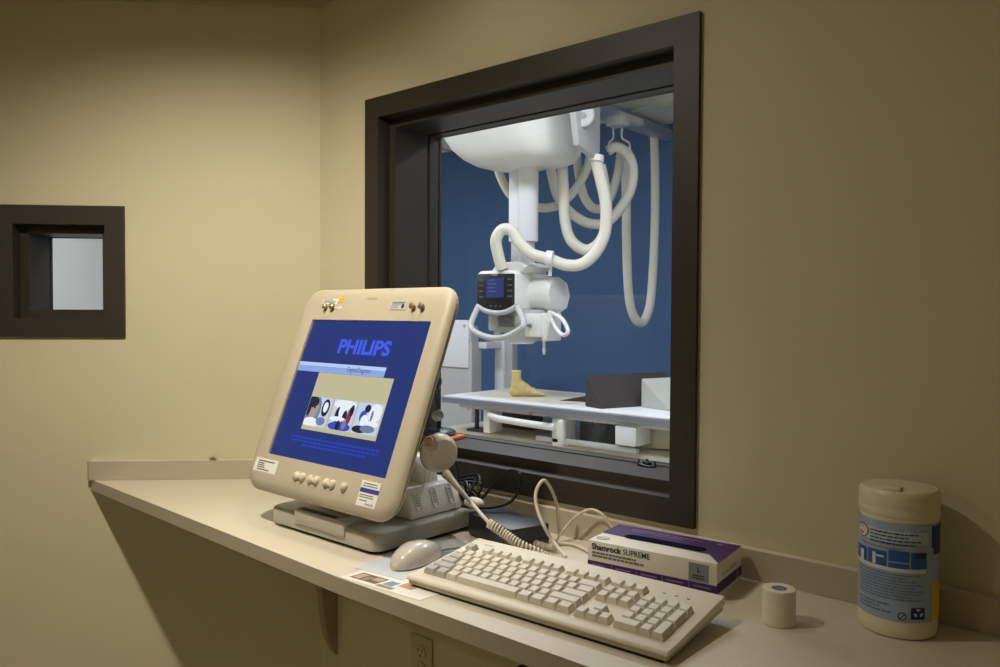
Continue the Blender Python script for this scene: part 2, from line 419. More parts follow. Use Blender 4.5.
# ceiling box at the back right
p0 = atY(620, 108, 3.7); p1 = atY(672, 106, 3.9)
mb = MB(); mb.box((-1.62, 3.75, 1.96), (-.9, 4.35, XC-.007), bev=.01); mb.box((-1.57, 3.80, 1.945), (-.95, 4.30, 1.96))
tag(mb.build('ceiling_box', grey_soffit), 'shallow grey box on the ceiling beyond the hose rail', 'ceiling box')

def troffer(x, y, w, d, lab, watt, col=(246, 248, 255)):
    t = thing('ceiling_light', lab, 'light', (x, y, XC-.02))
    mb = MB()
    for a, b_, c_, e in ((-w/2-.03, w/2+.03, -d/2-.03, -d/2), (-w/2-.03, w/2+.03, d/2, d/2+.03), (-w/2-.03, -w/2, -d/2, d/2), (w/2, w/2+.03, -d/2, d/2)):
        mb.box((x+a, y+c_, XC-.016), (x+b_, y+e, XC-.0075))
    mb.build('light_frame', white_enamel, t)
    mb = MB(); mb.box((x-w/2, y-d/2, XC-.012), (x+w/2, y+d/2, XC-.008)); mb.build('diffuser', emis('diffuser', col, 4), t)
    l = bpy.data.lights.new('lamp', 'AREA'); l.shape = 'RECTANGLE'; l.size = w; l.size_y = d; l.energy = watt; l.color = lin(col)
    lo = bpy.data.objects.new('lamp', l); COL.objects.link(lo); lo.location = (x, y, XC-.02)
troffer(-.6, 1.35, 1.1, .5, 'ceiling light panel nearest the viewing window', 38)
troffer(-2.9, 1.7, 1.1, .5, 'ceiling light panel left of the tube carriage', 38)
troffer(1.2, 2.2, 1.1, .5, 'ceiling light panel over the right end of the table', 32)
troffer(-5.3, 1.0, 1.1, .5, 'ceiling light panel by the white wall', 40)

# ---- patient table
TZ = -.0895; TX0, TX1, TY0, TY1 = -1.86, .40, 2.337, 3.104
tb = thing('examination_table', 'long white x-ray examination table with a flat floating top', 'table', (-.7, 2.7, -H))
mb = MB(); mb.box((TX0, TY0+.004, TZ-.012), (TX1, TY1, TZ), bev=.004); mb.build('tabletop', white_panel, tb)
mb = MB(); mb.box((TX0+.10, TY0+.10, TZ), (-.95, TY1-.1, TZ+.003)); mb.build('top_inlay', tabletop_m, tb, label='cream imaging area')
mb = MB(); mb.box((TX0, TY0-.012, TZ-.045), (TX1, TY0+.004, TZ-.012), bev=.004); mb.box((TX0, TY0-.014, TZ-.022), (TX1, TY0-.008, TZ-.010), bev=.002)
mb.build('side_rail', mat('rail metal', (150, 154, 168), .35, metal=.5), tb, label='silver accessory rail')
mb = MB(); mb.box((TX0+.12, TY0+.03, TZ-.07), (TX1-.1, TY1-.03, TZ-.012)); mb.build('frame', lightgrey, tb)
mb = MB(); mb.box((TX0-.05, TY0+.06, -H+.0), (TX1+.5, TY1-.10, -.305), bev=.02); mb.box((-.56, TY0+.17, -.32), (TX1+.4, TY1-.15, TZ-.07), bev=.01); mb.build('pedestal', mat('pedestal beige', (205, 200, 182), .5), tb, label='wide beige pedestal')
mb = MB(); mb.box((-1.52, TY0+.02, -.30), (-1.47, TY0+.14, TZ-.07)); mb.build('support_post', white_enamel, tb)
mb = MB(); mb.box((-.98, TY0+.01, -.32), (-.90, TY0+.14, TZ-.07), bev=.005); mb.build('support_post', white_enamel, tb)
mb = MB(); mb.box((-.92, TY0-.02, -.30), (-.885, TY0+.03, -.16), bev=.01); mb.build('clamp', white_enamel, tb)
mb = MB(); mb.box((-.545, TY0+.0, -.262), (-.415, TY0+.16, TZ-.07), bev=.004); mb.build('support_block', white_panel, tb)
mb = MB(); mb.tube([(-1.47, TY0+.02, -.185), (-1.38, TY0, -.197), (-1.2, TY0, -.205), (-.95, TY0, -.21)], .021, n=14); mb.build('foot_bar', white_enamel, tb, label='white horizontal foot switch tube')
mb = MB(); mb.box((-1.10, TY0+.01, -.300), (-.42, TY0+.05, -.272), bev=.004); mb.build('lower_rail', lightgrey, tb)
mb = MB(); mb.box((-.90, TY0+.18, -.30), (-.50, TY0+.3, TZ-.075)); mb.box((-.86, TY0+.14, -.21), (-.80, TY0+.18, -.17)); mb.box((-.72, TY0+.14, -.20), (-.58, TY0+.18, -.185))
mb.lathe([(.016, 0), (.016, .03)], (-1.0, TY0, -.165), (0, -1, 0), 14); mb.build('drive_unit', darkgrey, tb, label='dark machinery under the top')
mb = MB(); mb.box((TX0+.22, TY0+.30, -.305), (TX0+.5, TY0+.42, TZ-.07)); mb.build('drive_unit', darkgrey, tb)
mb = MB(); mb.box((TX0+.16, TY0+.06, -.31), (TX0+.36, TY0+.16, -.295)); mb.box((TX0+.21, TY0+.08, -.30), (TX0+.23, TY0+.10, TZ-.07)); mb.build('tray_mount', darkgrey, tb)
mb = MB(); mb.lathe([(.008, 0), (.008, .012)], (-1.15, TY0+.03, -.150), (0, -1, 0), 14); mb.build('brass_bolt', mat('brass', (230, 170, 60), .3, metal=.8), tb)
mb = MB(); mb.tube([(-.415, TY0-.005, -.263), (-.30, TY0-.02, -.258), (-.1, TY0-.02, -.243), (.25, TY0-.02, -.215)], .006, n=8); mb.build('table_cable', black_pl, tb, label='black cable')
mb.__init__()

# foam wedges
def wedge(name, P0, tip, L, h, m, lab):
    ax = V((.35, .935, 0)); P0 = V((*P0, TZ+.0005)); tip = V((*tip, TZ+.0005)); top = P0+V((0, 0, h))
    a = [P0, tip, tip+V((0, 0, .006)), top]; b_ = [p+ax*L for p in a]
    b = bmesh.new(); A = [b.verts.new(p) for p in a]; B = [b.verts.new(p) for p in b_]
    b.faces.new(A); b.faces.new(B[::-1])
    for i in range(4): b.faces.new([A[i], B[i], B[(i+1) % 4], A[(i+1) % 4]])
    bmesh.ops.recalc_face_normals(b, faces=b.faces[:]); bmesh.ops.bevel(b, geom=b.edges[:], offset=.003, segments=2, affect='EDGES')
    mb = MB(); mb.bm(b, 0, True); return tag(mb.build(name, m), lab, 'foam wedge')
wedge('positioning_wedge', (-.83, 2.465), (-.69, 2.42), .60, .183, foam_black, 'large black foam positioning wedge in the middle of the table')
wedge('positioning_wedge', (-.575, 2.66), (-.36, 2.60), .32, .165, foam_grey, 'light grey foam wedge on the table beside the large black one')
lw = MB(); a = V((-1.12, 2.56, TZ+.003)); 
lw.add([(-1.10, 2.58, TZ+.004), (-.86, 2.66, TZ+.004), (-.86, 2.86, TZ+.004), (-.98, 2.88, TZ+.004), (-.86, 2.66, TZ+.058), (-.86, 2.84, TZ+.058)], [[0, 3, 2, 1], [0, 1, 4], [1, 2, 5, 4], [2, 3, 5], [0, 4, 5, 3]])
tag(lw.build('positioning_wedge', foam_black), 'low thin black wedge left of the large black wedge', 'foam wedge')

# foot phantom
ft = MB(); fd = V((.72, .69, 0)); fo = V((-1.455, 2.585, TZ+.004)); fs = V((-.69, .72, 0))
def fp(a, z, s=0): return fo+fd*a+fs*s+V((0, 0, z))
def eb(c, ra, rs, rz):
    b = bmesh.new(); bmesh.ops.create_uvsphere(b, u_segments=18, v_segments=12, radius=1)
    for v in b.verts: q = v.co.copy(); v.co = c+fd*(q.x*ra)+fs*(q.y*rs)+V((0, 0, q.z*rz))
    ft.bm(b, 0, True)
eb(fp(.0, .032), .042, .036, .034); eb(fp(.035, .052), .052, .038, .050); eb(fp(.02, .075), .033, .028, .05)
eb(fp(.085, .034), .055, .034, .030); eb(fp(.125, .022), .05, .037, .020); eb(fp(.165, .014), .032, .034, .013); eb(fp(.06, .055), .04, .028, .032)
ft.lathe([(.036, .06), (.033, .09), (.031, .12), (.034, .168)], fp(.008, 0), (0, 0, 1), 20)
tag(ft.build('foot_phantom', phantom_m, remesh=.005), 'yellowish resin model of a human foot standing on the table', 'foot model')

# ---- vertical bucky stand at the left
bs = thing('wall_bucky_stand', 'white upright x-ray detector stand behind the left end of the table', 'x-ray stand', (-2.64, 3.9, -H))
mb = MB(); mb.box((-2.745, 3.86, -H), (-2.64, 3.95, .28), bev=.01); mb.build('column', white_panel, bs)
mb = MB(); mb.box((-2.64, 3.88, -H), (-2.56, 3.96, .27), bev=.01); mb.build('column_cover', lightgrey, bs)
mb = MB(); mb.box((-3.0, 3.9, -H), (-2.3, 4.2, -H+.05), bev=.01); mb.build('base_plate', lightgrey, bs)
mb = MB(); mb.box((-3.2, 3.56, -.02), (-2.775, 3.62, .387), bev=.012); mb.build('front_panel', white_panel, bs, label='bright white detector panel')
mb = MB(); mb.box((-3.22, 3.58, -.94), (-2.765, 3.68, .34), bev=.012); mb.box((-2.80, 3.575, -.94), (-2.75, 3.70, .20), bev=.006); mb.build('detector_housing', lightgrey, bs)
mb = MB(); mb.box((-2.80, 3.66, .145), (-2.66, 3.88, .20), bev=.01); mb.build('arm', white_enamel, bs)
mb = MB(); mb.lathe([(.02, 0), (.02, .02)], (-2.79, 3.58, -.35), (0, -1, 0), 16); mb.build('knob', lightgrey, bs)
mb = MB(); mb.lathe([(.012, 0), (.012, .01)], (-2.82, 3.56, .34), (0, -1, 0), 12); mb.build('knob', lightgrey, bs)

# ---- ceiling suspension with tube head
cs = thing('ceiling_tube_carriage', 'white ceiling-mounted x-ray tube carriage with telescoping column and control head', 'x-ray machine', (-1.5, 2.72, .2))
# fairing: rounded hull
def superring(cx, cy, a, b, z, n=48, e=3.5):
    R = []
    for i in range(n):
        t_ = 2*PI*i/n; c_, s_ = math.cos(t_), math.sin(t_)
        R.append(V((cx+a*math.copysign(abs(c_)**(2/e), c_), cy+b*math.copysign(abs(s_)**(2/e), s_), z)))
    return R
mb = MB()
hull = [(1.385, .20, .14, .0), (1.39, .26, .19, -.01), (1.405, .31, .23, -.03), (1.45, .365, .275, -.06), (1.52, .41, .31, -.10), (1.62, .45, .345, -.13), (1.76, .48, .37, -.15), (1.93, .49, .38, -.15), (1.96, .45, .35, -.15)]
mb.rings([superring(-1.42+o, 2.66, a, b, z) for z, a, b, o in hull]); mb.build('fairing', white_enamel, cs, label='large smooth white fairing')
mb = MB(); mb.box((-1.95, 2.4, 1.93), (-.9, 2.48, 2.09)); mb.box((-1.95, 2.85, 1.93), (-.9, 2.93, 2.09)); mb.build('ceiling_track', lightgrey, cs)
# side plate with disc
mb = MB(); mb.prism([(2.46, 1.93), (2.46, 1.62), (2.50, 1.43), (2.66, 1.385), (2.72, 1.42), (2.72, 1.93)], 'x', -.955, -.91, bev=.006); mb.build('side_plate', lightgrey, cs)
mb = MB(); mb.lathe([(.066, 0), (.066, .035), (.058, .04)], atD(585, 117, 4.62), (.35, -1, 0), 28); mb.build('end_disc', lightgrey, cs)
mb = MB(); mb.lathe([(.018, .038), (.018, .046)], atD(585, 117, 4.62), (.35, -1, 0), 16); mb.build('disc_bolt', midgrey, cs)
# telescoping column
mb = MB(); mb.lathe([(.064, .913), (.067, .92), (.067, 1.41)], (-1.465, 2.72, 0), n=24); mb.box((-1.615, 2.70, .92), (-1.50, 2.75, 1.41), bev=.006); mb.build('outer_column', white_panel, cs)
mb = MB(); mb.lathe([(.055, .69), (.055, .93)], (-1.475, 2.72, 0), n=24); mb.box((-1.595, 2.705, .72), (-1.50, 2.745, .93)); mb.build('inner_column', lightgrey, cs)
# head housing
mb = MB(); mb.prism([(-1.735, .47), (-1.395, .466), (-1.395, .70), (-1.43, .72), (-1.70, .722), (-1.735, .70)], 'y', 2.515, 2.86, bev=.018, seg=3); mb.build('head_housing', white_enamel, cs)
mb = MB(); mb.prism([(-1.66, .70), (-1.40, .70), (-1.34, .745), (-1.42, .775), (-1.60, .775)], 'y', 2.56, 2.82, bev=.015, seg=3); mb.build('head_cover', white_enamel, cs)
# control panel facing the viewer
pn = [(-1.705, .70), (-1.405, .695)]
for i in range(9): t_ = i/8; pn.append((-1.405-.30*t_, .475-.045*math.sin(PI*t_)))
mb = MB(); mb.prism(pn, 'y', 2.492, 2.518, bev=.004); cp = mb.build('control_panel', black_pl, cs, label='black control panel with a small blue display')
mb = MB(); mb.box((-1.625, 2.4895, .545), (-1.475, 2.493, .672)); ds = mb.build('display', screen_mat('head display', (66, 78, 150), .6), cp)
F = frame((-1.55, 2.4885, .69), (1, 0, 0), (0, 0, 1), (0, -1, 0))
mb = MB()
for i in range(4): quad(mb, F, -.055, .0+.015*(i % 2), -.035-i*.024, -.03-i*.024, .0008)
mb.build('display_text', screen_mat('head display glow', (130, 145, 210), .6), ds)
mb = MB()
for sx in (-1.675, -1.655, -1.435, -1.415):
    for k in range(4): mb = MB(); mb.box((sx-.006, 2.4895, .655-k*.036), (sx+.006, 2.493, .665-k*.036)); mb.build('button', midgrey, cp)
for k in range(3): mb = MB(); mb.box((-1.59+k*.04, 2.4895, .488), (-1.575+k*.04, 2.493, .495)); mb.build('button', midgrey, cp)
mb = MB(); textq(mb, F, 'PHILIPS', .0, -.006, .012, .0005, wid=.055); mb.build('panel_logo', lightgrey, cp)
# tube housing cylinder
mb = MB(); mb.lathe([(.075, -.10), (.103, -.08), (.106, 0), (.106, .205), (.100, .215)], (-1.44, 2.735, .572), (1, 0, 0), 36); mb.build('tube_housing', white_enamel, cs)
mb = MB(); mb.lathe([(.112, .04), (.112, .085)], (-1.32, 2.76, .562), (1, 0, 0), 8, smooth=False); mb.build('housing_cap', white_panel, cs)
# collimator
mb = MB(); mb.box((-1.62, 2.56, .27), (-1.30, 2.76, .47), bev=.01); mb.box((-1.66, 2.55, .33), (-1.58, 2.62, .46), bev=.012); mb.build('collimator', lightgrey, cs)
mb = MB(); mb.box((-1.335, 2.53, .30), (-1.215, 2.74, .445), bev=.008); mb.box((-1.225, 2.56, .275), (-1.19, 2.72, .45), bev=.006); mb.build('collimator_side', white_enamel, cs)
mb = MB(); mb.box((-1.56, 2.545, .36), (-1.44, 2.562, .43)); mb.build('collimator_badge', midgrey, cs)
mb = MB(); mb.lathe([(.014, 0), (.010, .02)], (-1.29, 2.53, .37), (0, -1, 0), 14); mb.build('knob', midgrey, cs)
mb = MB(); mb.lathe([(.011, 0), (.008, .02)], (-1.54, 2.562, .31), (0, -1, 0), 12); mb.build('knob', midgrey, cs)
mb = MB(); mb.lathe([(.085, 0), (.085, -.012), (.07, -.02)], (-1.46, 2.66, .27), (0, 0, 1), 24); mb.build('collimator_window', white_panel, cs)
mb = MB(); mb.cyl((-1.235, 2.6, .275), (-1.235, 2.6, .225), .009); mb.cyl((-1.235, 2.6, .225), (-1.235, 2.6, .19), .012, r2=.006); mb.build('pull_toggle', white_enamel, cs)
# handle loop in front of the head
hp = [atY(u, v, y) for u, v, y in ((478, 307, 2.47), (471, 325, 2.36), (477, 333, 2.33), (492, 338, 2.31), (505, 337, 2.31), (519, 330, 2.33), (524, 323, 2.35), (518, 308, 2.46))]
mb = MB(); mb.tube(hp, .019, n=12, sub=6); 
hp2 = [atY(u, v, 2.47) for u, v in ((477, 306), (486, 311), (498, 313), (508, 311), (517, 306))]
mb.tube(hp2, .016, n=12, sub=6); mb.build('handle', lightgrey, cs, label='light grey steering handle loop')
mb = MB(); mb.cyl(atY(550, 276, 2.62), atY(550, 262, 2.62), .012); mb.build('hose_post', white_enamel, cs)
mb = MB(); q = atY(549.5, 259, 2.60); mb.lathe([(.048, -.022), (.052, -.02), (.052, .02), (.048, .022)], q, (.9, .5, -.1), 20); mb.build('hose_clamp', white_enamel, cs)
# small loop cable at right of head
mb = MB(); mb.tube([atY(u, v, y) for u, v, y in ((551, 318, 2.62), (556, 328, 2.58), (563, 335, 2.55), (568, 331, 2.55), (563, 320, 2.58), (556, 315, 2.62), (549, 312, 2.66))], .013, n=10); mb.build('head_cable', white_enamel, cs)

def hose(pts, r, lab, deps, m=hose_m, par=None, name='hose'):
    P = [atD(u, v, d) for (u, v), d in zip(pts, deps)]
    mb = MB(); mb.tube(P, r, n=14, sub=8)
    # corrugation as fine ridges
    return mb
def hs(pts, d0, d1, r, par=None):
    n = len(pts); mb = hose(pts, r, '', [d0+(d1-d0)*i/(n-1) for i in range(n)])
    o = mb.build('supply_hose', hose_m, par or cs)
    return o
# hose rail
rl = thing('hose_rail', 'blue grey hose rail running back under the ceiling with two wire hooks', 'rail', (-1.38, 3.3, 1.88))
mb = MB(); mb.box((-1.43, 2.9, 1.84), (-1.33, 4.40, 1.92), bev=.008); mb.box((-1.40, 2.9, 1.92), (-1.36, 4.38, 1.96)); mb.build('rail_beam', steel_blue, rl)
for yy in (3.2, 4.2): mb = MB(); mb.box((-1.40, yy, 1.96), (-1.36, yy+.05, XC-.001)); mb.build('rail_hanger', lightgrey, rl)
q = atD(617, 122, 5.4)
mb = MB(); mb.box(q+V((-.06, -.05, -.03)), q+V((.07, .06, .04)), bev=.008); mb.box(q+V((-.03, -.02, .03)), q+V((.03, .3, .07))); mb.build('trolley', lightgrey, rl)
for uu in (((613, 128), (613, 138), (609, 143), (608, 152)), ((622, 128), (622, 138), (629, 143), (630, 153))):
    mb = MB(); mb.tube([atD(u, v, 5.38) for u, v in uu], .007, n=8, sub=5); mb.build('wire_hook', lightgrey, rl)

q = atD(596.5, 159, 4.75); mb = MB(); mb.lathe([(.044, -.02), (.046, -.018), (.046, .018), (.044, .02)], q, (0, .1, 1), 24); mb.build('hose_collar', white_enamel, cs)

hs([(502, 269), (498, 254), (496, 240), (502, 230), (512, 231), (520, 243), (532, 254), (549, 259), (566, 265), (582, 264), (596, 252), (605, 232), (606, 205), (601, 180), (596, 160)], 5.02, 4.75, .037)['label'] = 'thick cream hose looping from the tube head through a clamp up to the carriage end'
hs([(562, 160), (563.5, 190), (565, 220), (571, 240), (585, 250), (598, 244), (606, 228), (606, 208), (604, 185), (600, 165)], 5.15, 4.95, .036)['label'] = 'deep narrow U of cream hose hanging beside the column under the fairing'
hs([(550, 158), (552, 175), (558, 196), (570, 212), (588, 223), (607, 222), (622, 206), (631, 188), (633, 168), (627, 153), (616, 147), (608, 151)], 5.45, 5.45, .035)['label'] = 'wide round loop of cream hose held up by the right hook'
hs([(528, 205), (542, 208), (556, 206), (568, 198), (580, 182), (588, 166), (590, 150)], 5.5, 5.5, .031)['label'] = 'cream hose crossing behind the column toward upper right'
hs([(577, 155), (579, 175), (584, 196), (593, 208), (604, 207), (612, 193), (618, 172), (621, 152)], 5.6, 5.6, .032)['label'] = 'short cream hose loop behind the end of the carriage'
hs([(496, 158), (499, 172), (505, 186), (513, 197), (528, 205)], 5.4, 5.5, .031)['label'] = 'cream hose appearing at the left of the column below the fairing'
hs([(624, 152), (626, 190), (626.5, 240), (628, 285), (631, 308), (637, 321), (644, 321), (650, 304), (653, 270), (655, 220), (655, 170), (654, 134)], 5.75, 6.25, .034, rl)['label'] = 'longest cream hose hanging in a deep U from the end of the rail'

# ================================================================== ON THE COUNTER
# ---- monitor
mo = V((.493, -.303, .289)); tl = .381; yw = -.009
mu = V((math.cos(yw), math.sin(yw), 0)); mv = V((-math.sin(yw)*math.sin(tl), math.cos(yw)*math.sin(tl), math.cos(tl))); mn = mu.cross(mv)
M = frame(mo, mu, mv, mn)
mon = thing('touchscreen_monitor', 'large cream touchscreen monitor showing a blue start screen, tilted back on a flat base', 'monitor', (.482, -.215, 0))
def rrect(a0, a1, b0, b1, r, n, k=6):
    P = []
    for cx, cy, s0 in ((a1-r, b1-r, 0), (a0+r, b1-r, PI/2), (a0+r, b0+r, PI), (a1-r, b0+r, 1.5*PI)):
        for i in range(k+1): t_ = s0+PI/2*i/k; P.append(M(cx+r*math.cos(t_), cy+r*math.sin(t_), n))
    return P
A0, A1, B0, B1 = -.243, .2325, -.2275, .2265
S = (-.189, .189, -.1515, .1515)
rings = []
for n_, ins, r in ((-.0075, None, .002), (.0005, None, .003)):
    rings.append(rrect(*S, r, n_))
prof = [(.0025, .035, .02), (.0022, .020, .03), (.0, .009, .038), (-.006, .002, .043), (-.010, 0, .045), (-.019, .002, .045), (-.025, .009, .043), (-.029, .018, .04), (-.045, .042, .04), (-.068, .08, .04), (-.076, .11, .04)]
for n_, ins, r in prof: rings.append(rrect(A0+ins, A1-ins, B0+ins, B1-ins, r, n_))
mb = MB(); mb.rings(rings, cap=(False, True)); mb.build('housing', putty, mon)
mb = MB(); mb.rings([rrect(A0+.0045, A1-.0045, B0+.0045, B1-.0045, .043, -.0125), rrect(A0-.0004, A1+.0004, B0-.0004, B1+.0004, .045, -.0135), rrect(A0+.0045, A1-.0045, B0+.0045, B1-.0045, .043, -.0145)], cap=(False, False)); mb.build('housing_seam', putty_grey, mon)
scr = MB(); vs = [M(a, b, c_) for c_ in (-.0072, -.0045) for a, b in ((S[0]-.001, S[2]-.001), (S[1]+.001, S[2]-.001), (S[1]+.001, S[3]+.001), (S[0]-.001, S[3]+.001))]
scr.add(vs, [[0, 1, 2, 3], [4, 5, 6, 7], [0, 1, 5, 4], [1, 2, 6, 5], [2, 3, 7, 6], [3, 0, 4, 7]])
sc = scr.build('screen', screen_mat('screen navy', (42, 62, 134), .75), mon, label='lit blue display with logo, banner and three pictures')
Ms = frame(M(0, 0, -.0045), mu, mv, mn)
mb = MB()
for k, w in enumerate((.376, )): quad(mb, Ms, -.1885, .1885, .118, .1512, .0001)
mb = MB(); textq(mb, Ms, 'PHILIPS', .0105, .0800, .0300, .0004, bold=.0016, wid=.164); mb.build('screen_logo', screen_mat('screen logo blue', (66, 92, 232), 1.0), sc)
mb = MB(); quad(mb, Ms, -.1885, .0965, .035, .0555, .0004); quad(mb, Ms, -.1885, .0965, .048, .0555, .0006, 1); mb.build('screen_banner', [screen_mat('banner blue', (138, 168, 226), 1.0), screen_mat('banner light', (186, 204, 240), 1.0)], sc)
mb = MB(); textq(mb, Ms, 'DigitalDiagnost', .018, .041, .0105, .0009, wid=.075); mb.build('banner_text', screen_mat('banner text', (70, 84, 140), .7), sc)
mb = MB(); quad(mb, Ms, -.1095, .1275, -.0885, .0345, .0003); mb.build('picture_panel', screen_mat('panel beige', (205, 200, 160), .85), sc)
pm = [screen_mat('pic pale', (196, 212, 240), .95), screen_mat('pic skin', (190, 165, 160), .8), screen_mat('pic dark', (42, 44, 70), .7), screen_mat('pic blue', (60, 80, 200), .9), screen_mat('pic white', (232, 238, 248), 1.0), screen_mat('pic grey', (126, 140, 180), .8), screen_mat('pic red', (150, 50, 80), .8)]
def pic(a0, a1, items):
    mb = MB(); b0, b1 = -.080, -.018; w = a1-a0; h = b1-b0
    quad(mb, Ms, a0, a1, b0, b1, .0005, 0)
    for kx, (x, y, rx, ry, m) in enumerate(items):
        n = 14; z = .0008+kx*.00012
        vs = [Ms(a0+w*min(.995, max(.005, x+rx*math.cos(2*PI*i/n))), b0+h*min(.995, max(.005, y+ry*math.sin(2*PI*i/n))), z) for i in range(n)]
        mb.add(vs, [list(range(n))], m)
    mb.build('picture', pm, sc)
pic(-.108, -.034, [(.2, .5, .4, .7, 5), (.28, .58, .22, .30, 1), (.18, .82, .26, .2, 2), (.07, .62, .1, .3, 2), (.3, .12, .34, .18, 4), (.8, .66, .17, .30, 2), (.8, .68, .10, .18, 4), (.75, .2, .2, .14, 5), (.33, .62, .04, .03, 2)])
pic(-.027, .045, [(.5, .85, .5, .16, 4), (.5, .12, .5, .16, 3), (.3, .5, .12, .26, 2), (.46, .66, .14, .3, 4), (.62, .45, .1, .22, 2), (.82, .5, .10, .3, 6), (.88, .68, .08, .2, 2), (.35, .36, .35, .08, 4), (.45, .14, .1, .18, 2), (.7, .2, .1, .16, 5)])
pic(.050, .1235, [(.75, .7, .26, .3, 4), (.3, .55, .14, .2, 3), (.42, .82, .12, .13, 2), (.4, .42, .16, .2, 4), (.75, .35, .26, .09, 4), (.3, .14, .3, .12, 2), (.62, .18, .3, .12, 5), (.66, .6, .05, .18, 5)])
mb = MB()
for i, (x0, x1) in enumerate(((-.131, .146), (-.131, .146), (-.089, .113))):
    x = x0
    while x < x1-.003:
        w = random.uniform(.006, .02); quad(mb, Ms, x, min(x+w, x1), -.1075-i*.0075, -.1035-i*.0075, .0003); x += w+.0022
mb.build('screen_text', screen_mat('screen text blue', (44, 66, 190), .9), sc)
Mb = frame(M(0, 0, .0022), mu, mv, mn)
for x, wd in ((-.0526, 1), (-.0065, 1), (.0438, 1), (.0891, 0)):
    mb = MB()
    if wd:
        for dx in (-.0095, .0095): mb.ball((0, 0, 0), 1, T=Matrix.Translation(Mb(x+dx, -.1835, .001)) @ Matrix((mu, mv, mn)).transposed().to_4x4() @ Matrix.Diagonal((.0082, .0095, .008, 1)), n=16)
        mb.ball((0, 0, 0), 1, T=Matrix.Translation(Mb(x, -.1845, .001)) @ Matrix((mu, mv, mn)).transposed().to_4x4() @ Matrix.Diagonal((.011, .0055, .0055, 1)), n=14)
        mb.build('rocker_button', btn_m, mon)
    else:
        mb.ball((0, 0, 0), 1, T=Matrix.Translation(Mb(x, -.1825, .001)) @ Matrix((mu, mv, mn)).transposed().to_4x4() @ Matrix.Diagonal((.0082, .0095, .0085, 1)), n=18)
        mb.build('power_button', btn_m, mon)
for x, m in ((-.150, scr_green), (-.1255, screw_m), (.1305, screw_m), (.156, screw_m)):
    mb = MB(); mb.lathe([(.0035, 0), (.0035, .004), (.0062, .0045), (.0066, .009), (.004, .011)], Mb(x, .1800, -.001), mn, 16)
    mb.build('screw', m, mon)
def sticker(name, a0, a1, b0, b1, fn, mats, lab=None):
    mb = MB(); quad(mb, Mb, a0, a1, b0, b1, .0008, 0); F = frame(Mb(0, 0, .0009), mu, mv, mn); fn(mb, F); return mb.build(name, mats, mon, label=lab)
sticker('serial_sticker', -.2185, -.137, -.1915, -.1635, lambda mb, F: (lines(mb, F, -.207, -.147, -.168, 1, .005, .0022, .0003, 1, 0), lines(mb, F, -.207, -.180, -.173, 3, .0042, .0018, .0003, 1, .2), lines(mb, F, -.205, -.16, -.186, 1, .005, .002, .0003, 1, .2)), [paper_m, ink], 'white sticker with small print')
def slr(mb, F):
    lines(mb, F, .139, .18, -.166, 2, .0045, .0018, .0003, 2, .1); quad(mb, F, .1345, .1865, -.1835, -.1755, .0003, 1)
    lines(mb, F, .137, .178, -.187, 2, .004, .0017, .0003, 2, .2); lines(mb, F, .14, .165, -.197, 1, .004, .0017, .0003, 2, .2)
    textq(mb, F, 'PHILIPS', .170, -.2055, .004, .0003, 3, wid=.022)
sticker('asset_sticker', .133, .1865, -.2085, -.162, slr, [paper_m, inkblue, inkgrey, ink], 'white sticker with a dark blue band')
sticker('warning_sticker', -.168, -.116, .188, .199, lambda mb, F: lines(mb, F, -.165, -.120, .1975, 3, .003, .0014, .0003, 1, .3), [paper_m, ink])
sticker('notice_sticker', -.125, -.098, .177, .182, lambda mb, F: lines(mb, F, -.122, -.101, .181, 1, .003, .0012, .0003, 1, .1), [paper_m, inkgrey])
mb = MB(); mb.add([Mb(-.1165, .1905, .001), Mb(-.0945, .1905, .001), Mb(-.1055, .2095, .001)], [[0, 1, 2]]); mb.add([Mb(-.1065, .199, .0013), Mb(-.1045, .199, .0013), Mb(-.105, .193, .0013), Mb(-.106, .193, .0013)], [[0, 1, 2, 3]], 1); mb.build('warning_triangle', [yellow_s, ink], mon, label='yellow warning triangle')
def sr(mb, F):
    lines(mb, F, .065, .106, .1905, 2, .0035, .0017, .0003, 1, .1); lines(mb, F, .063, .088, .183, 2, .0038, .0015, .0003, 2, .1)
    n = 12; mb.add([F(.0985+.0045*math.cos(2*PI*i/n), .181+.0045*math.sin(2*PI*i/n), .0003) for i in range(n)], [list(range(n))], 1)
sticker('calibration_sticker', .060, .109, .1745, .192, sr, [mat('grey sticker', (190, 186, 186), .5), ink, inkgrey])
mb = MB(); textq(mb, Mb, 'PHILIPS', -.003, .196, .0045, .0012, wid=.032); mb.build('bezel_logo', inkgrey, mon)
# base
base = MB()
def brr(x0, x1, y0, y1, r, z, k=6):
    P = []
    for cx, cy, s0 in ((x1-r, y1-r, 0), (x0+r, y1-r, PI/2), (x0+r, y0+r, PI), (x1-r, y0+r, 1.5*PI)):
        for i in range(k+1): t_ = s0+PI/2*i/k; P.append(V((cx+r*math.cos(t_), cy+r*math.sin(t_), z)))
    return P
base.rings([brr(.313+i, .655-i, -.361+i, -.080-i, .022, z) for i, z in ((.006, .0055), (.001, .0075), (0, .012), (0, .034), (.0015, .038), (.005, .0405))], smooth=True)
base.build('base', putty_grey, mon)
mb = MB(); mb.rings([brr(.326, .643, -.351, -.09, .02, z) for z in (.0, .006)]); mb.build('rubber_foot', gap_m, mon)
mb = MB(); mb.box((.408, -.366, .020), (.568, -.30, .0510), bev=.004); mb.build('hinge_cover', putty_grey, mon)
mb = MB(); mb.box((.420, -.362, .0507), (.536, -.350, .0518)); mb.build('hinge_slot', gap_m, mon)
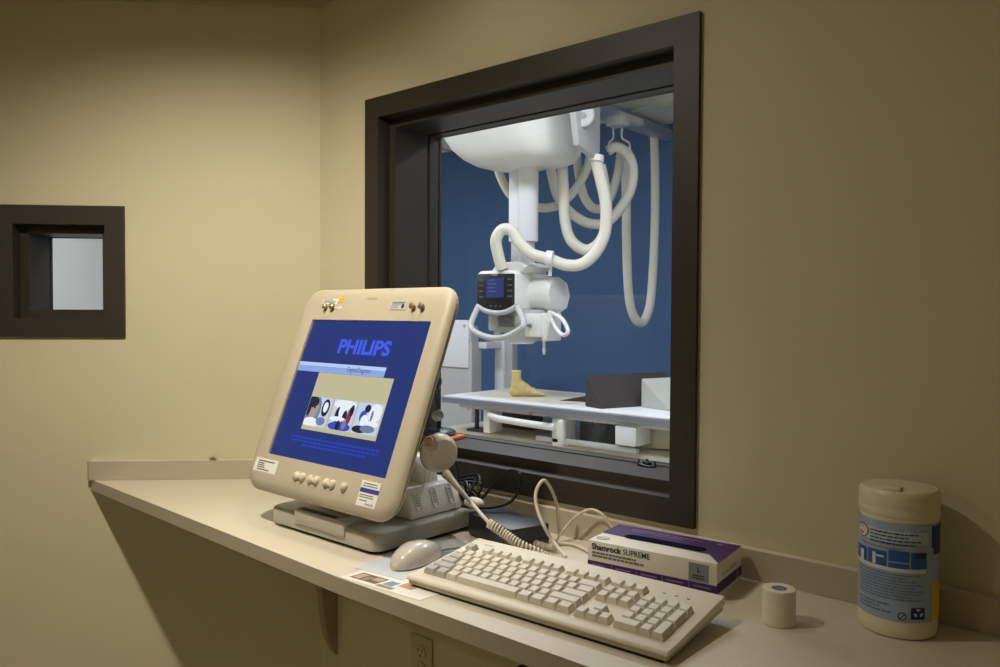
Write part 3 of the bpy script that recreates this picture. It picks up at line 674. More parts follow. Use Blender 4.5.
mb = MB(); mb.prism([(-.31, .04), (-.10, .04), (-.12, .075), (-.20, .13), (-.235, .20), (-.262, .19), (-.262, .14), (-.30, .075)], 'x', .41, .56, bev=.006); mb.build('neck', putty_grey, mon)

# ---- white dock on the monitor base
dk = thing('slotted_dock', 'white plastic dock with three slots standing on the monitor base at its right rear', 'dock', (.60, -.17, .0405))
def dpr(mb, y0, y1, pts, m=0, bev=.006): mb.prism(pts, 'y', y0, y1, m, bev, seg=3)
mb = MB(); dpr(mb, -.252, -.108, [(.56, .041), (.632, .041), (.628, .060), (.612, .098), (.60, .102), (.56, .102)], bev=.006)
mb.build('dock_body', white_pl, dk)
for k, yy in enumerate((-.228, -.182, -.136)):
    n = V((.92, 0, .39)).normalized(); up = V((-.39, 0, .92)).normalized(); c = V((.6212, yy, .074)); F = frame(c, (0, 1, 0), up, n)
    mb = MB(); P = []
    for cx, cy, s0 in ((0, .014, 0), (0, -.014, PI)):
        for i in range(9): t_ = s0+PI*i/8; P.append((cx+.006*math.cos(t_), cy+.006*math.sin(t_)))
    R = [[F(a*q, b*(1 if q > .9 else .93), h) for a, b in P] for q, h in ((1.5, .0005), (1.15, .003), (.8, .0008))]
    mb.rings(R, cap=(False, True)); sl = mb.build('slot', white_pl, dk)
    mb = MB()
    for j in range(5): quad(mb, F, -.003, .003, -.010+j*.0048, -.0080+j*.0048, .0014)
    mb.build('vents', inkgrey, sl)
mb = MB(); mb.prism([(.560, .10), (.604, .10), (.596, .130), (.580, .150), (.562, .158)], 'y', -.196, -.150, bev=.003)
for k in range(3): mb.box((.6035-.0009*k, -.190+k*.013, .102), (.6050-.0009*k, -.186+k*.013, .128))
mb.build('cradle_arm', white_pl, dk)

# ---- exposure handset
hc = atD(438.5, 452.5, 1.585)
ax = (CAM-hc).normalized(); ax = (ax + V((.46, .34, -.26))).normalized()
hn = thing('exposure_handset', 'round beige hand switch with tan button hanging on the white dock, coiled cord below', 'hand switch', hc)
mb = MB(); mb.lathe([(.0, -.030), (.022, -.028), (.032, -.021), (.0375, -.010), (.0392, .000), (.0385, .008), (.0360, .014), (.0315, .0195), (.0300, .0205), (.0290, .0200), (.0, .0195)], hc, ax, 44); mb.build('shell', mat('handset beige', (214, 206, 190), .35), hn)
mb = MB(); mb.lathe([(.0385, -.006), (.0400, -.004), (.0400, -.002), (.0388, .0)], hc, ax, 44, cap=(False, False)); mb.build('shell_seam', mat('seam grey', (120, 110, 92), .6), hn)  # dark ring along the joint of the shell
kn = atD(429.5, 441.5, 1.543); ka_ = (CAM-kn).normalized()+V((-.3, -.1, .25)); ka_.normalize()
mb = MB(); mb.lathe([(.0135, -.022), (.0150, -.006), (.0135, -.001), (.010, .0)], kn, ka_, 22); mb.build('button_collar', mat('handset collar', (190, 178, 160), .35), hn)
mb = MB(); mb.lathe([(.0095, -.004), (.0095, .004), (.0075, .007), (.0, .0078)], kn, ka_, 22); mb.build('button', tan_m, hn)
c0 = atD(446, 474, 1.57); c1 = atZ(489, 523, .062); c2 = atZ(521, 545, .03)
mb = MB(); mb.tube([c0, c0.lerp(c1, .3), c0.lerp(c1, .65), c1], .004, n=12, radii=lambda t_: .0068*(1-t_)**3+.0034); mb.build('strain_relief', mat('cord beige', (200, 192, 172), .5), hn)
axis = [c1, c1.lerp(c2, .5)+V((0, 0, .0)), c2, atZ(545, 556, .012), atZ(560, 566, .010)]
A = cat(axis, 40); T0 = [(A[min(i+1, len(A)-1)]-A[max(0, i-1)]).normalized() for i in range(len(A))]
N0 = T0[0].orthogonal().normalized(); P = []; turns = 26
tot = len(A)
for i in range(tot):
    N0 = (N0-T0[i]*N0.dot(T0[i])).normalized(); B_ = T0[i].cross(N0)
    ang = 2*PI*turns*i/tot
    P.append(A[i]+(N0*math.cos(ang)+B_*math.sin(ang))*.0068)
mb = MB()
# resample the helix finely
Q = []
for i in range(tot-1):
    for s_ in range(3):
        f = (i+s_/3); k = int(f); fr = f-k; c_ = A[k].lerp(A[k+1], fr); t0 = T0[k]
        n0 = T0[0].orthogonal().normalized(); n0 = (n0-t0*n0.dot(t0)).normalized(); b0 = t0.cross(n0); ang = 2*PI*turns*f/tot
        Q.append(c_+(n0*math.cos(ang)+b0*math.sin(ang))*.0070)
mb.tube(Q, .0021, n=8, spline=False); mb.build('coiled_cord', mat('cord cream', (214, 206, 186), .45), hn)

# ---- black box behind the keyboard
bx = thing('black_device', 'flat charcoal box behind the keyboard beside the monitor base', 'device', (.75, -.15, 0))
R3 = V((.8245, -.1809, 0)); R4 = V((.8427, -.1185, 0)); d1 = (R4-R3).normalized(); d2 = V((-d1.y, d1.x, 0))
F = frame(R3, d1, d2, (0, 0, 1))
def fbox(mb, F, a0, a1, b0, b1, c0_, c1_, m=0, bev=0):
    T = Matrix.Identity(4); o_ = F(0, 0, 0); ua = F(1, 0, 0)-o_; ub = F(0, 1, 0)-o_; uc = F(0, 0, 1)-o_
    T = Matrix((ua, ub, uc)).transposed().to_4x4(); T.translation = o_
    mb.box((a0, b0, c0_), (a1, b1, c1_), m, bev, T)
mb = MB(); fbox(mb, F, 0, .088, 0, .155, .002, .045, 0, .0025); mb.build('case', black_dev, bx)
mb = MB(); fbox(mb, F, .0, .088, -.0012, .0, .016, .019); fbox(mb, F, .01, .03, -.0018, -.0002, .022, .03); mb.build('seam', black_pl, bx)
mb = MB(); fbox(mb, F, .006, .082, .006, .149, .0, .0025); mb.build('rubber_foot', gap_m, bx)

# ---- cables
def cable(P, r, m, lab, cat_='cable', name='cable', n=8):
    mb = MB(); mb.tube(P, r, n=n, sub=8); return tag(mb.build(name, m), lab, cat_)
cable([atY(461, 508, -.10)+V((0, 0, -.0)), atY(480, 500, -.07), atY(497, 480, -.045), atY(510, 470.5, -.04), atY(520, 474, -.045), atY(519, 490, -.055), atY(510, 502, -.075), atY(495, 507, -.10), atY(478, 508, -.12), atY(462, 506, -.13)], .0032, black_pl, 'black cable rising in a loop against the window frame behind the charcoal box')
for k in range(5):
    random.seed(20+k); P = []
    c = atY(466, 489, -.075)
    for i in range(7):
        t_ = 2*PI*i/5+k; P.append(c+V((.028*math.cos(t_)+random.uniform(-.008, .008), .022*math.sin(t_*1.3+k), .022*math.sin(t_)+random.uniform(-.01, .01))))
    for q in P: q.z = max(q.z, .02); q.y = min(q.y, -.028)
    cable(P, .0026, black_pl, ['tangled black cable, outermost loop right of the hand switch', 'tangled black cable, inner loop right of the hand switch', 'tangled black cable, lowest loop right of the hand switch', 'tangled black cable, loop nearest the monitor base', 'tangled black cable, loop nearest the window frame'][k], group='' if False else None) if False else tag((lambda mb: (mb.tube(P, .0026, n=8, sub=8), mb.build('cable', black_pl))[1])(MB()), 'tangled glossy black cable looped right of the hand switch', 'cable', 'tangled black cables')
cable([atY(455, 462, -.09), atY(458, 476, -.085), atY(459, 490, -.09), atY(466, 506, -.10)], .004, black_pl, 'black cable dropping straight down behind the hand switch')
mb = MB(); q = atZ(474, 503, .058); F = frame(q, (.9, .3, 0), (-.3, .9, 0), (0, 0, 1))
mb.ball((0, 0, 0), 1, T=Matrix.Translation(q) @ Matrix.Diagonal((.024, .017, .012, 1)), n=20); 
tag(mb.build('cable_adapter', white_pl), 'small white oval adapter resting on the charcoal box among black cables', 'adapter')
w_m = mat('white cable', (216, 208, 192), .4)
cable([atZ(566, 557, .004), atZ(553, 541, .02), atY(544, 526, -.13), atY(537, 508, -.125), atY(536, 492, -.115), atY(543, 480.5, -.10), atY(550, 487, -.085), atY(556, 502, -.07), atY(558.5, 520, -.06), atZ(559, 536, .012)], .0033, w_m, 'white cable standing up in a tall narrow loop behind the keyboard')
cable([atZ(556, 541, .008), atY(566, 527, -.05), atY(578, 515, -.045), atY(591, 509.5, -.04), atY(603, 515, -.04), atY(612, 527, -.035), atY(616, 540, -.04)], .0026, w_m, 'thin white cable arching low between the tall loop and the glove box')
cable([atZ(545, 549, .004), atZ(556, 544, .004), atZ(572, 544, .005), atZ(588, 551, .005), atZ(604, 560, .005)], .003, w_m, 'white cable lying on the counter behind the keyboard')
mb = MB(); q0 = atZ(524, 541, .010); q1 = atZ(556, 549, .008); dd = (q1-q0).normalized()
mb.tube([q0, q0+dd*.03, q0+dd*.05, q1], .006, n=10, radii=lambda t_: .010 if t_ < .35 else (.006+.0015*math.sin(t_*60)))
tag(mb.build('cable_plug', mat('plug grey', (176, 170, 154), .45)), 'grey ribbed cable plug lying behind the keyboard', 'plug')

# ---- microphone on the sill
mc = V((.345, .098, SILL)); 
mk = thing('desk_microphone', 'black gooseneck desk microphone with round base on the window sill', 'microphone', mc)
pd = thing('orange_pad', 'flat orange pad on the window sill under the microphone base', 'pad', mc)
mb = MB(); q = [atZ(425, 441, SILL), atZ(471, 434.5, SILL), atZ(455, 429.5, SILL), atZ(425, 424, SILL)]
mb = MB(); mb.prism([(.30, .055), (.425, .062), (.404, .1435), (.30, .1435)], 'z', SILL+.0005, SILL+.008, bev=.001)
o = mb.build('orange_block', orange_m, pd)
bpy.data.objects.remove(o); bpy.data.objects.remove(pd)
tag(mb.build('orange_pad', orange_m), 'flat orange pad on the window sill under the microphone base', 'pad')
bz = SILL+.008; bc = V((.352, .102, bz))
mb = MB(); mb.lathe([(.040, .0006), (.042, .004), (.041, .010), (.034, .014), (.014, .017), (.0, .018)], bc, n=36); mb.build('base', navy_rub, mk)
mb = MB(); mb.lathe([(.0415, .004), (.0428, .006), (.0415, .008)], bc, n=36, cap=(False, False)); mb.build('base_rim', mat('grey rim', (90, 94, 106), .35), mk)
mb = MB(); mb.tube([bc+V((0, 0, .015)), bc+V((-.001, 0, .05)), bc+V((-.006, 0, .09)), bc+V((-.018, .004, .125))], .0055, n=12); mb.build('stem', black_pl, mk)
mb = MB(); kb_ = bc+V((.006, -.012, .050)); mb.lathe([(.0, -.004), (.014, -.003), (.0155, .003), (.014, .010), (.0, .012)], kb_, (.64, -.77, 0), 24); mb.build('knob', chrome, mk, label='chrome tightening knob')
mb = MB(); mb.ball(bc+V((-.02, .004, .132)), (.018, .018, .022)); mb.build('head', black_pl, mk)

# latch on the sill at the right
q = V((.930, .128, SILL))
mb = MB(); mb.box(q+V((-.020, -.006, .0)), q+V((.020, .006, .0045)), bev=.001)
for dx in (-.0195, .0185): mb.cyl(q+V((dx, 0, .002)), q+V((dx, 0, .013)), .0018, n=10)
mb.ball(q+V((0, 0, .006)), (.011, .007, .007)); mb.cyl(q+V((0, 0, .008)), q+V((0, 0, .015)), .003, n=10); mb.cyl(q+V((-.014, -.006, .003)), q+V((.014, -.011, .0025)), .0018, n=8)
tag(mb.build('sill_latch', black_pl), 'small black latch lying on the right end of the window sill', 'latch')

# ---- keyboard
KO = V((.8058, -.4255, 0)); kyaw = .0412; KW, KD = .465, .188
kb = thing('computer_keyboard', 'full-size ivory computer keyboard lying on the counter', 'keyboard', KO, Matrix.Rotation(kyaw, 3, 'Z'))
MWK = Matrix.Translation(KO) @ Matrix.Rotation(kyaw, 4, 'Z')
def ktop(j): return .0185 if j < .022 else .0185+(j-.022)*(.0375-.0185)/(KD-.022)
mb = MB(); mb.prism([(.0, .0115), (.0, .0155), (.004, .0185), (.022, .0190), (KD-.004, .0385), (KD, .0365), (KD, .0250), (.004, .0105)], 'x', 0, KW, bev=.0022, T=MWK); mb.build('top_shell', kb_m, kb)
mb = MB(); mb.prism([(.003, .0045), (.003, .0115), (KD-.003, .0255), (KD-.003, .016), (.02, .0035)], 'x', .003, KW-.003, bev=.0015, T=MWK); mb.build('bottom_shell', mat('keyboard base ivory', (196, 186, 160), .5), kb)
for xx in (.03, KW-.05):
    mb = MB(); mb.box((xx, KD-.03, 0.0), (xx+.02, KD-.02, .0215), T=MWK); mb.build('foot', key_g, kb)
mb = MB(); mb.box((.01, .006, 0), (KW-.01, .014, .0048), T=MWK); mb.build('rubber_strip', gap_m, kb)
U = .0190; KX = .0165; slope = math.atan2(.0385-.019, KD-.026)
keymesh = {}
def keym(w, h, grey):
    k = (w, h, grey)
    if k in keymesh: return keymesh[k]
    a, b_ = w*U/2-.0004, h*U/2-.0004; R = []
    for z, ia, ib, sy in ((0, 0, 0, 0), (.003, .0006, .0006, 0), (.0085, .0026, .0020, .0006), (.0092, .0032, .0026, .0006)):
        R.append([V((x, y+sy, z+(.0006 if (y > 0 and z > .005) else 0))) for x, y in ((a-ia, b_-ib), (-a+ia, b_-ib), (-a+ia, -b_+ib), (a-ia, -b_+ib))])
    me = bpy.data.meshes.new('key'); vs = [p for r in R for p in r]; fs = []
    for q in range(3):
        for i in range(4): fs.append([q*4+i, q*4+(i+1) % 4, q*4+4+(i+1) % 4, q*4+4+i])
    fs.append([12, 13, 14, 15]); fs.append([3, 2, 1, 0])
    me.from_pydata([tuple(v) for v in vs], [], fs)
    lx, ly = -a*.35, b_*.25
    me.materials.append(key_g if grey else key_m); keymesh[k] = me
    return me
def key(x, row, w=1, h=1, grey=False):
    j = .0235+U*(row+.5)+(U*(h-1)/2) + (.007 if row >= 5 else 0); i = KX+x*U+w*U/2
    o = bpy.data.objects.new('key', keym(w, h, grey)); COL.objects.link(o); o.parent = kb
    o.location = (i, j, ktop(j)+.0008); o.rotation_euler = (slope, 0, 0)
rows = [
 (0, [(1.25, 1), (1.25, 1), (1.25, 1), (6.25, 0), (1.25, 1), (1.25, 1), (1.25, 1), (1.25, 1)]),
 (1, [(2.25, 1)]+[(1, 0)]*10+[(2.75, 1)]), (2, [(1.75, 1)]+[(1, 0)]*11+[(2.25, 1)]),
 (3, [(1.5, 1)]+[(1, 0)]*12+[(1.5, 0)]), (4, [(1, 0)]*13+[(2, 1)])]
gl = lambda g_: False
for r, ks in rows:
    x = 0
    for w, g_ in ks: key(x, r, w, 1, bool(g_) and x < 2.2); x += w
key(0, 5, 1, 1, True)
for s0 in (2, 6.5, 11):
    for k in range(4): key(s0+k, 5)
nx = 15.35
for k in range(3): key(nx+k, 5); key(nx+k, 4); key(nx+k, 3); key(nx+k, 0)
key(nx+1, 1)
px_ = nx+3.35
for k in range(4): key(px_+k, 4)
for r in (1, 2, 3):
    for k in range(3): key(px_+k, r)
key(px_, 0, 2); key(px_+2, 0); key(px_+3, 0, 1, 2); key(px_+3, 2, 1, 2)
mb = MB(); F = lambda a, b, c=0: MWK @ V((a, b, ktop(b)+.0012+c))
for k in range(3):
    textq(mb, F, '1AS'[k] if k else '1', px_*U+KX+.014+k*.019, .156, .003, .0006); quad(mb, F, px_*U+KX+.012+k*.019, px_*U+KX+.017+k*.019, .149, .1505, .0006)
mb.build('indicator_lights', key_leg, kb)
mb = MB(); quad(mb, F, .03, .05, .163, .167, .0006); mb.build('maker_badge', key_g, kb)

# ---- mouse
ms = thing('computer_mouse', 'grey rounded computer mouse on the papers beside the keyboard', 'mouse', (.733, -.333, .0015))
mb = MB(); MT = Matrix.Translation((.733, -.333, .0015)) @ Matrix.Rotation(.08, 4, 'Z')
R = []
L_ = .118
for i in range(15):
    t_ = i/14; y = -.059+L_*t_; w = .031*(math.sin(PI*min(1, max(0, .04+.92*t_)))**.45)*(1-.10*t_); hgt = (.041*(math.sin(PI*(.06+.80*t_))**.75))*(1-.25*t_)
    if i in (0, 14): w *= .35; hgt *= .35
    ring = []
    for k in range(20):
        a = 2*PI*k/20; cx, cz = math.cos(a), math.sin(a)
        z = .004+ (hgt*(max(0, cz)**.8) if cz > 0 else -.0035*abs(cz)**.4)
        ring.append(MT @ V((w*math.copysign(abs(cx)**.75, cx), y, z)))
    R.append(ring)
mb.rings(R); o = mb.build('shell', mouse_m, ms); sd = o.modifiers.new('sub', 'SUBSURF'); sd.levels = 2; sd.render_levels = 2
mb = MB(); mb.tube([MT @ V((0, .058, .006)), MT @ V((.004, .085, .004)), MT @ V((.02, .12, .003)), MT @ V((.04, .15, .003)), MT @ V((.05, .17, .003))], .002, n=8); mb.build('cord', mat('mouse cord', (160, 156, 150), .5), ms)

# ---- papers
def paperq(name, P, z, lab, deco=None):
    mb = MB(); P = [V((p[0], p[1], 0)) for p in P]
    mb.prism([(p.x, p.y) for p in P], 'z', z, z+.0004); u = (P[1]-P[0]); v = (P[3]-P[0])
    o = tag(mb.build(name, paper_m), lab, 'paper')
    return o
A_, B2, C_, D_ = V((.690, -.4700, 0)), V((.8703, -.4560, 0)), V((.880, -.335, 0)), V((.700, -.349, 0))
mb = MB(); z0 = .0003; F = frame(A_, (B2-A_).normalized(), (D_-A_).normalized(), (0, 0, 1))
mb.prism([(p.x, p.y) for p in (A_, B2, C_, D_)], 'z', z0, z0+.0005)
pp = thing('photo_leaflet', 'white leaflet with a brown and a blue picture at the counter edge under the mouse', 'paper', A_)
mb.build('sheet', paper_m, pp)
mb = MB(); G = frame(F(0, 0, .00085), F(1, 0, 0)-F(0, 0, 0), F(0, 1, 0)-F(0, 0, 0), (0, 0, 1))
quad(mb, G, .012, .072, .010, .040, .0001, 0); quad(mb, G, .016, .03, .014, .036, .00015, 1); quad(mb, G, .036, .046, .012, .030, .00015, 2); quad(mb, G, .05, .068, .022, .036, .00015, 1)
quad(mb, G, .080, .100, .018, .038, .0001, 3); quad(mb, G, .076, .112, .006, .016, .0001, 2); quad(mb, G, .105, .135, .026, .048, .0001, 4)
mb.build('printed_pictures', [mat('print brown', (120, 98, 84), .6), mat('print pale', (190, 170, 150), .6), mat('print grey', (150, 142, 136), .6), mat('print blue', (120, 150, 175), .6), mat('print tan', (190, 160, 120), .6)], pp)
mb = MB(); mb.prism([(.672, -.425), (.782, -.412), (.768, -.255), (.668, -.262)], 'z', .0009, .0014)
tag(mb.build('paper_sheet', mat('cool white paper', (198, 202, 212), .6)), 'plain bluish white sheet between the monitor base and the mouse', 'paper')

# ---- glove box
gb = thing('glove_box', 'white and purple carton of disposable gloves between keyboard and window wall', 'box', (.991, -.174, 0), Matrix.Rotation(.10, 3, 'Z'))
GT = Matrix.Translation((.991, -.174, 0)) @ Matrix.Rotation(.10, 4, 'Z'); GL, GW, GH = .227, .118, .058
mb = MB(); mb.box((0, 0, .0), (GL, GW, GH), bev=.0012, T=GT); mb.build('carton', box_white, gb)
def gF(o, u, v, n): o, u, v, n = [V(q) for q in (o, u, v, n)]; return lambda a, b, c=0: GT @ (o+u*a+v*b+n*c)
Ff = gF((0, -.0001, 0), (1, 0, 0), (0, 0, 1), (0, -1, 0)); Ft = gF((0, 0, GH+.0001), (1, 0, 0), (0, 1, 0), (0, 0, 1)); Fs = gF((GL+.0001, 0, 0), (0, 1, 0), (0, 0, 1), (1, 0, 0))
mb = MB()
quad(mb, Ff, .0, GL, .002, .0235, .0003, 0); quad(mb, Fs, .0, GW, .010, .0265, .0003, 0)
mb.add([Ft(.0, .052, .0003), Ft(.03, .050, .0003), Ft(.12, .045, .0003), Ft(.20, .040, .0003), Ft(GL, .004, .0003), Ft(GL, GW, .0003), Ft(0, GW, .0003)], [[0, 1, 2, 3, 4, 5, 6]], 0)
for k in range(1, 5): quad(mb, Ff, GL*k/5-.0004, GL*k/5+.0004, .004, .0225, .0005, 1)
for k in range(5): lines(mb, Ff, GL*k/5+.008, GL*(k+1)/5-.008, .0185, 1, .003, .002, .0005, 1, .1)
mb.build('purple_print', [purple, mat('pale print', (150, 120, 170), .5)], gb)
mb = MB(); textq(mb, Ff, 'Shamrock', .0075, .0440, .0098, .0005, center=False, wid=.056, bold=.0005); textq(mb, Ff, 'SUPREME', .0665, .0440, .0098, .0005, center=False, wid=.048, bold=.0001)
lines(mb, Ff, .0085, .090, .0400, 1, .004, .0034, .0005, 1, .02); lines(mb, Ff, .0085, .105, .0345, 1, .004, .0034, .0005, 1, .02)
mb.build('front_text', [purple_d, mat('text grey', (120, 116, 112), .6)], gb)
mb = MB(); quad(mb, Ff, .181, .214, .0245, .053, .0003, 0); textq(mb, Ff, 'L', .1975, .040, .0085, .0006, 1, bold=.0004); lines(mb, Ff, .187, .208, .035, 2, .004, .002, .0006, 1, .1); mb.build('size_label', [grey_lab, ink], gb)
mb = MB(); n = 24
mb.add([Ft(.018+.012*math.cos(2*PI*i/n), .022+.010*math.sin(2*PI*i/n), .0003) for i in range(n)], [list(range(n))], 0)
mb.add([Ft(.018+.0095*math.cos(2*PI*i/n), .022+.0075*math.sin(2*PI*i/n), .0005) for i in range(n)], [list(range(n))], 1)
quad(mb, Ft, .0105, .0255, .0205, .0235, .0007, 0); mb.build('green_oval', [green_s, box_white], gb)
mb = MB(); P = []
for cx, s0 in ((.175, -PI/2), (.055, PI/2)):
    for i in range(11): t_ = s0+PI*i/10; P.append(Ft(cx+.013*math.cos(t_), .058+.013*math.sin(t_), .0006))
mb.add(P, [list(range(len(P)))]); mb.build('dispensing_slot', slot_m, gb)
mb = MB(); textq(mb, Ft, 'SHAMROCK SUPREME', .10, .098, .0075, .0006, wid=.13, bold=.0002); lines(mb, Ft, .04, .14, .092, 1, .004, .002, .0006, 0, .1); quad(mb, Ft, .19, .20, .1, .106, .0006, 0); mb.build('top_text', mat('faint print', (150, 120, 175), .5), gb)
mb = MB(); textq(mb, Fs, 'Shamrock SUPREME', .055, .034, .005, .0006, wid=.07); quad(mb, Fs, .088, .10, .012, .024, .0008, 0); mb.build('side_text', [mat('side print', (120, 104, 110), .6)], gb)

# ---- tape roll
tp = thing('tape_roll', 'small roll of white medical tape standing on end beside the keyboard', 'tape', (1.322, -.171, 0))
c = V((1.322, -.171, 0))
mb = MB(); prof = [(.0105, .0), (.0215, .0), (.0228, .0012)]+[(.0228+.0002*((i % 2)), .0012+i*.0022) for i in range(1, 23)]+[(.0224, .0508), (.0200, .0513), (.0150, .0510), (.0105, .0505)]
mb.lathe(prof, c, n=48, cap=(False, False)); mb.build('tape', tape_m, tp)
mb = MB(); mb.lathe([(.0105, .001), (.0105, .0500)], c, n=32, cap=(True, True)); mb.build('core', mat('blue core print', (96, 98, 140), .6), tp)
mb = MB(); Fc = frame(c+V((0, 0, .0502)), (.9, .43, 0), (-.43, .9, 0), (0, 0, 1))
lines(mb, Fc, -.008, .008, .005, 3, .0045, .002, .0002, 0, .1); mb.build('core_print', mat('core lilac', (176, 176, 205), .6), tp)

# ---- wipes canister
cc = V((1.4549, -.0735, 0)); CR, CH = .0515, .2075
cn = thing('wipes_canister', 'white canister of disinfecting wipes with pale blue label at the right end of the counter', 'canister', cc)
mb = MB(); mb.lathe([(.044, 0), (.049, .0015), (.0512, .006), (CR, .012), (CR, .022), (CR-.001, .026), (CR-.001, .160), (CR, .163), (CR-.0005, .168), (.049, .170)], cc, n=64); mb.build('body', can_m, cn)
mb = MB(); mb.lathe([(.0512, .166), (.0525, .168), (.0525, .176), (.0518, .178), (.0523, .180), (.0525, .194), (.0515, .199), (.048, .203), (.046, .2025), (.044, .2035), (.030, .206), (.0, .207)], cc, n=64); mb.build('lid', lid_m, cn)
mb = MB(); mb.box(cc+V((-.012, -.045, .2025)), cc+V((.012, -.028, .209)), bev=.002); mb.build('lid_tab', lid_m, cn)
dv = CAM-cc; th0 = math.atan2(dv.y, dv.x)
def CY(a, z, r=0):  # a: arc metres, positive to the viewer's right
    t_ = th0+a/CR; return cc+V((math.cos(t_)*(CR+r), math.sin(t_)*(CR+r), z))
def cpatch(mb, a0, a1, z0, z1, r, m, n=None):
    n = n or max(2, int(abs(a1-a0)/.004)); R = [[CY(a0+(a1-a0)*i/n, z, r) for i in range(n+1)] for z in (z0, z1)]
    mb.add(R[0]+R[1], [[i, i+1, n+2+i, n+1+i] for i in range(n)], m, True)
mb = MB(); cpatch(mb, -PI*CR, PI*CR*.999, .026, .160, .0002, 0, 64); lb = mb.build('label', lab_m, cn)
mb = MB()
cpatch(mb, -.062, .040, .133, .150, .0006, 0); cpatch(mb, .046, .085, .128, .158, .0006, 1); cpatch(mb, .050, .080, .118, .128, .0006, 1)
cpatch(mb, -.075, .037, .094, .099, .0007, 2); cpatch(mb, -.075, -.044, .099, .119, .0006, 3); cpatch(mb, -.042, -.014, .099, .120, .0006, 3); cpatch(mb, -.012, .014, .108, .123, .0006, 3); cpatch(mb, -.012, .014, .099, .106, .0006, 3); cpatch(mb, .016, .038, .100, .122, .0006, 3)
cpatch(mb, .021, .036, .1145, .122, .0008, 1); cpatch(mb, -.058, -.050, .098, .114, .0009, 2); cpatch(mb, -.034, -.029, .100, .116, .0009, 2); cpatch(mb, -.028, -.018, .111, .1135, .0009, 2)
cpatch(mb, .048, .082, .026, .078, .0006, 4); cpatch(mb, .017, .036, .0305, .0465, .0007, 1)
mb.build('label_print', [mat('pale label', (190, 206, 222), .35), lab_navy, lab_white, lab_blue, lab_yel], lb)
mb = MB(); random.seed(3)
FC = lambda a, b, c_=0: CY(a, b, .0010)
def clines(a0, a1, z, n, pitch, th, m=0, rag=.2):
    for i in range(n):
        x = a0; e = a1-(a1-a0)*random.uniform(0, rag)
        while x < e:
            w = random.uniform(.002, .008); cpatch(mb, x, min(x+w, e), z-i*pitch-th, z-i*pitch, .0011, m, 2); x += w+.0012
clines(-.038, .030, .147, 4, .0048, .0018, 0, .3); clines(-.06, .035, .0905, 9, .0042, .0014, 2, .25); clines(-.06, .0, .048, 3, .005, .0016, 2, .4)
mb.build('label_text', [lab_navy, lab_red, mat('label grey text', (96, 118, 150), .5)], lb)
mb = MB(); random.seed(5); clines(-.06, .012, .126, 1, .004, .0013, 0, .1); mb.build('red_text_line', lab_red, lb)
mb = MB()
def oval(a, z, ra, rz, r, m, n=28): mb.add([CY(a+ra*math.cos(2*PI*i/n), z+rz*math.sin(2*PI*i/n), r) for i in range(n)], [list(range(n))], m)
oval(-.0535, .142, .0125, .0095, .0012, 0); oval(-.0535, .142, .0110, .0080, .0014, 1); 
mb.add([CY(-.0535+dx, .142+dz, .0016) for dx, dz in ((-.012, 0), (0, .0062), (.012, 0), (0, -.0062))], [[0, 1, 2, 3]], 2)
vs, fs = text2d('CLOROX', .0032, wid=.017); mb.add([CY(-.0535+v.x, .1405+v.y, .0019) for v in vs], fs, 1)
mb.build('brand_emblem', [lab_red, lab_white, lab_navy], lb)
mb = MB()
for k in range(3):
    a = 2*PI*k/3+PI/2; P = [(.0035, -.5), (.0062, -.45), (.0062, .25), (.0075, .25), (.0048, .62), (.0022, .25), (.0035, .25)]
    mb.add([CY(.0265+r_*math.cos(a+t_), .0395+r_*math.sin(a+t_), .0013) for r_, t_ in P], [list(range(7))], 0)
oval(.006, .034, .0055, .0055, .0011, 1, 20); oval(.006, .034, .0042, .0042, .0013, 2, 20); mb.add([CY(.006+dx, .034+dz, .0015) for dx, dz in ((-.003, -.003), (-.002, -.0035), (.0035, .003), (.0025, .0035))], [[0, 1, 2, 3]], 1)
mb.build('recycling_mark', [lab_white, lab_navy, lab_m], lb)

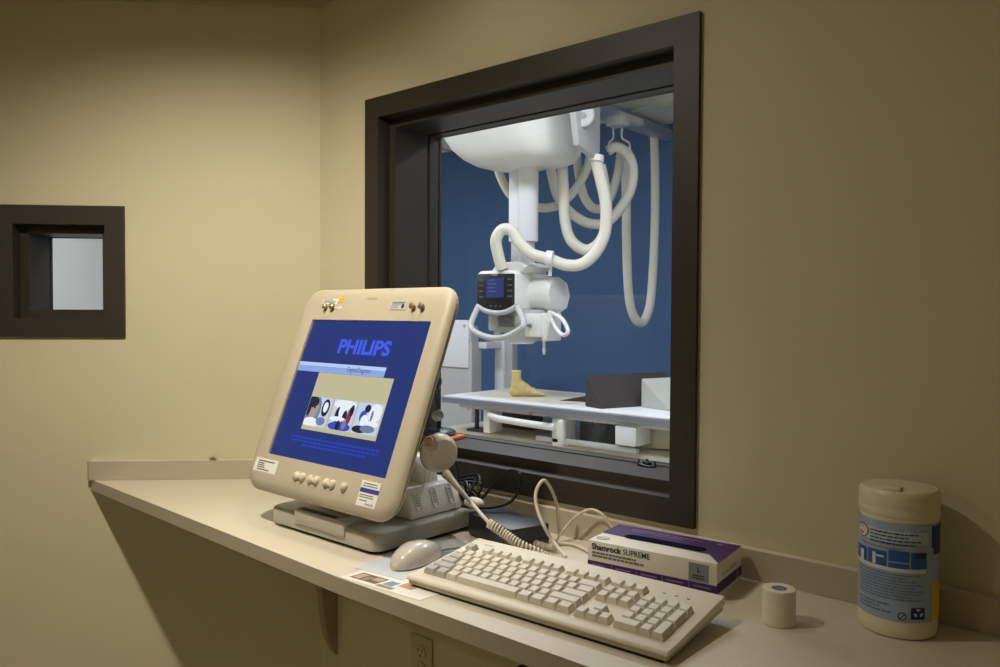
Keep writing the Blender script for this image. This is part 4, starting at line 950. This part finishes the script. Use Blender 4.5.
# ---- office chair at the far left (only the edge of its back shows)
ch = thing('office_chair', 'dark office chair standing at the left wall, only its backrest edge in view', 'chair', (-.62, -.92, -H))
cx, cy = -.62, -.92
q = L_ = None
bp = CAM+ray(0, 655)*1.45
cx, cy = bp.x-.02, bp.y-.02
ch.location = (cx, cy, -H); MWI[ch.name] = Matrix.Translation((cx, cy, -H)).inverted()
tdir = V((-.758, -.652, 0)); fdir = V((-.652, .758, 0))
def CF(a, b, z): return V((cx, cy, 0))+tdir*a+fdir*b+V((0, 0, z))
def cb(mb, a0, a1, b0, b1, z0, z1, bev):
    T = Matrix((tdir, fdir, (0, 0, 1))).transposed().to_4x4(); T.translation = V((cx, cy, 0)); mb.box((a0, b0, z0), (a1, b1, z1), 0, bev, T, 4)
mb = MB(); cb(mb, .02, .46, .0, .06, -.42, bp.z+.02, .028); mb.build('backrest', chair_m, ch)
mb = MB(); cb(mb, .01, .47, -.44, .0, -.53, -.45, .03); mb.build('seat', chair_m, ch)
mb = MB(); mb.cyl(CF(.24, -.22, -.53), CF(.24, -.22, -.86), .025); mb.build('post', black_pl, ch)
mb = MB(); cb(mb, .21, .27, .03, .05, -.50, -.42, .004); mb.build('back_bar', black_pl, ch)
for k in range(5):
    a = 2*PI*k/5+.3; mb = MB(); e = CF(.24+.27*math.cos(a), -.22+.27*math.sin(a), -.895); mb.tube([CF(.24, -.22, -.86), e+V((0, 0, .012))], .016, n=10, spline=False); lg = mb.build('leg', black_pl, ch)
    mb = MB(); mb.lathe([(.025, -.012), (.025, .012)], e+V((0, 0, -.029)), (math.cos(a), math.sin(a), 0), 18); mb.build('caster', black_pl, lg)

# ================================================================== finish: lift everything to real height
for o in list(scene.objects):
    if o.parent is None: o.location.z += H
cd = bpy.data.cameras.new('camera'); cam = bpy.data.objects.new('camera', cd); COL.objects.link(cam)
cd.sensor_fit = 'HORIZONTAL'; cd.sensor_width = 36; cd.lens = FPX*36/1000; cd.clip_start = .02; cd.clip_end = 60
R3m = Matrix((RT, UP, -FW)).transposed()
cam.matrix_world = Matrix.Translation(CAM+V((0, 0, H))) @ R3m.to_4x4()
scene.camera = cam
w = bpy.data.worlds.new('world'); scene.world = w; w.use_nodes = True
w.node_tree.nodes['Background'].inputs[0].default_value = (.02, .02, .02, 1); w.node_tree.nodes['Background'].inputs[1].default_value = .1
scene.view_settings.view_transform = 'Standard'; scene.view_settings.look = 'None'
scene.view_settings.exposure = 0.0; scene.view_settings.gamma = 1; scene.view_settings.use_curve_mapping = False
scene.cycles.use_denoising = True
scene.cycles.max_bounces = 10; scene.cycles.diffuse_bounces = 5; scene.cycles.transparent_max_bounces = 16
scene.cycles.sample_clamp_indirect = 6
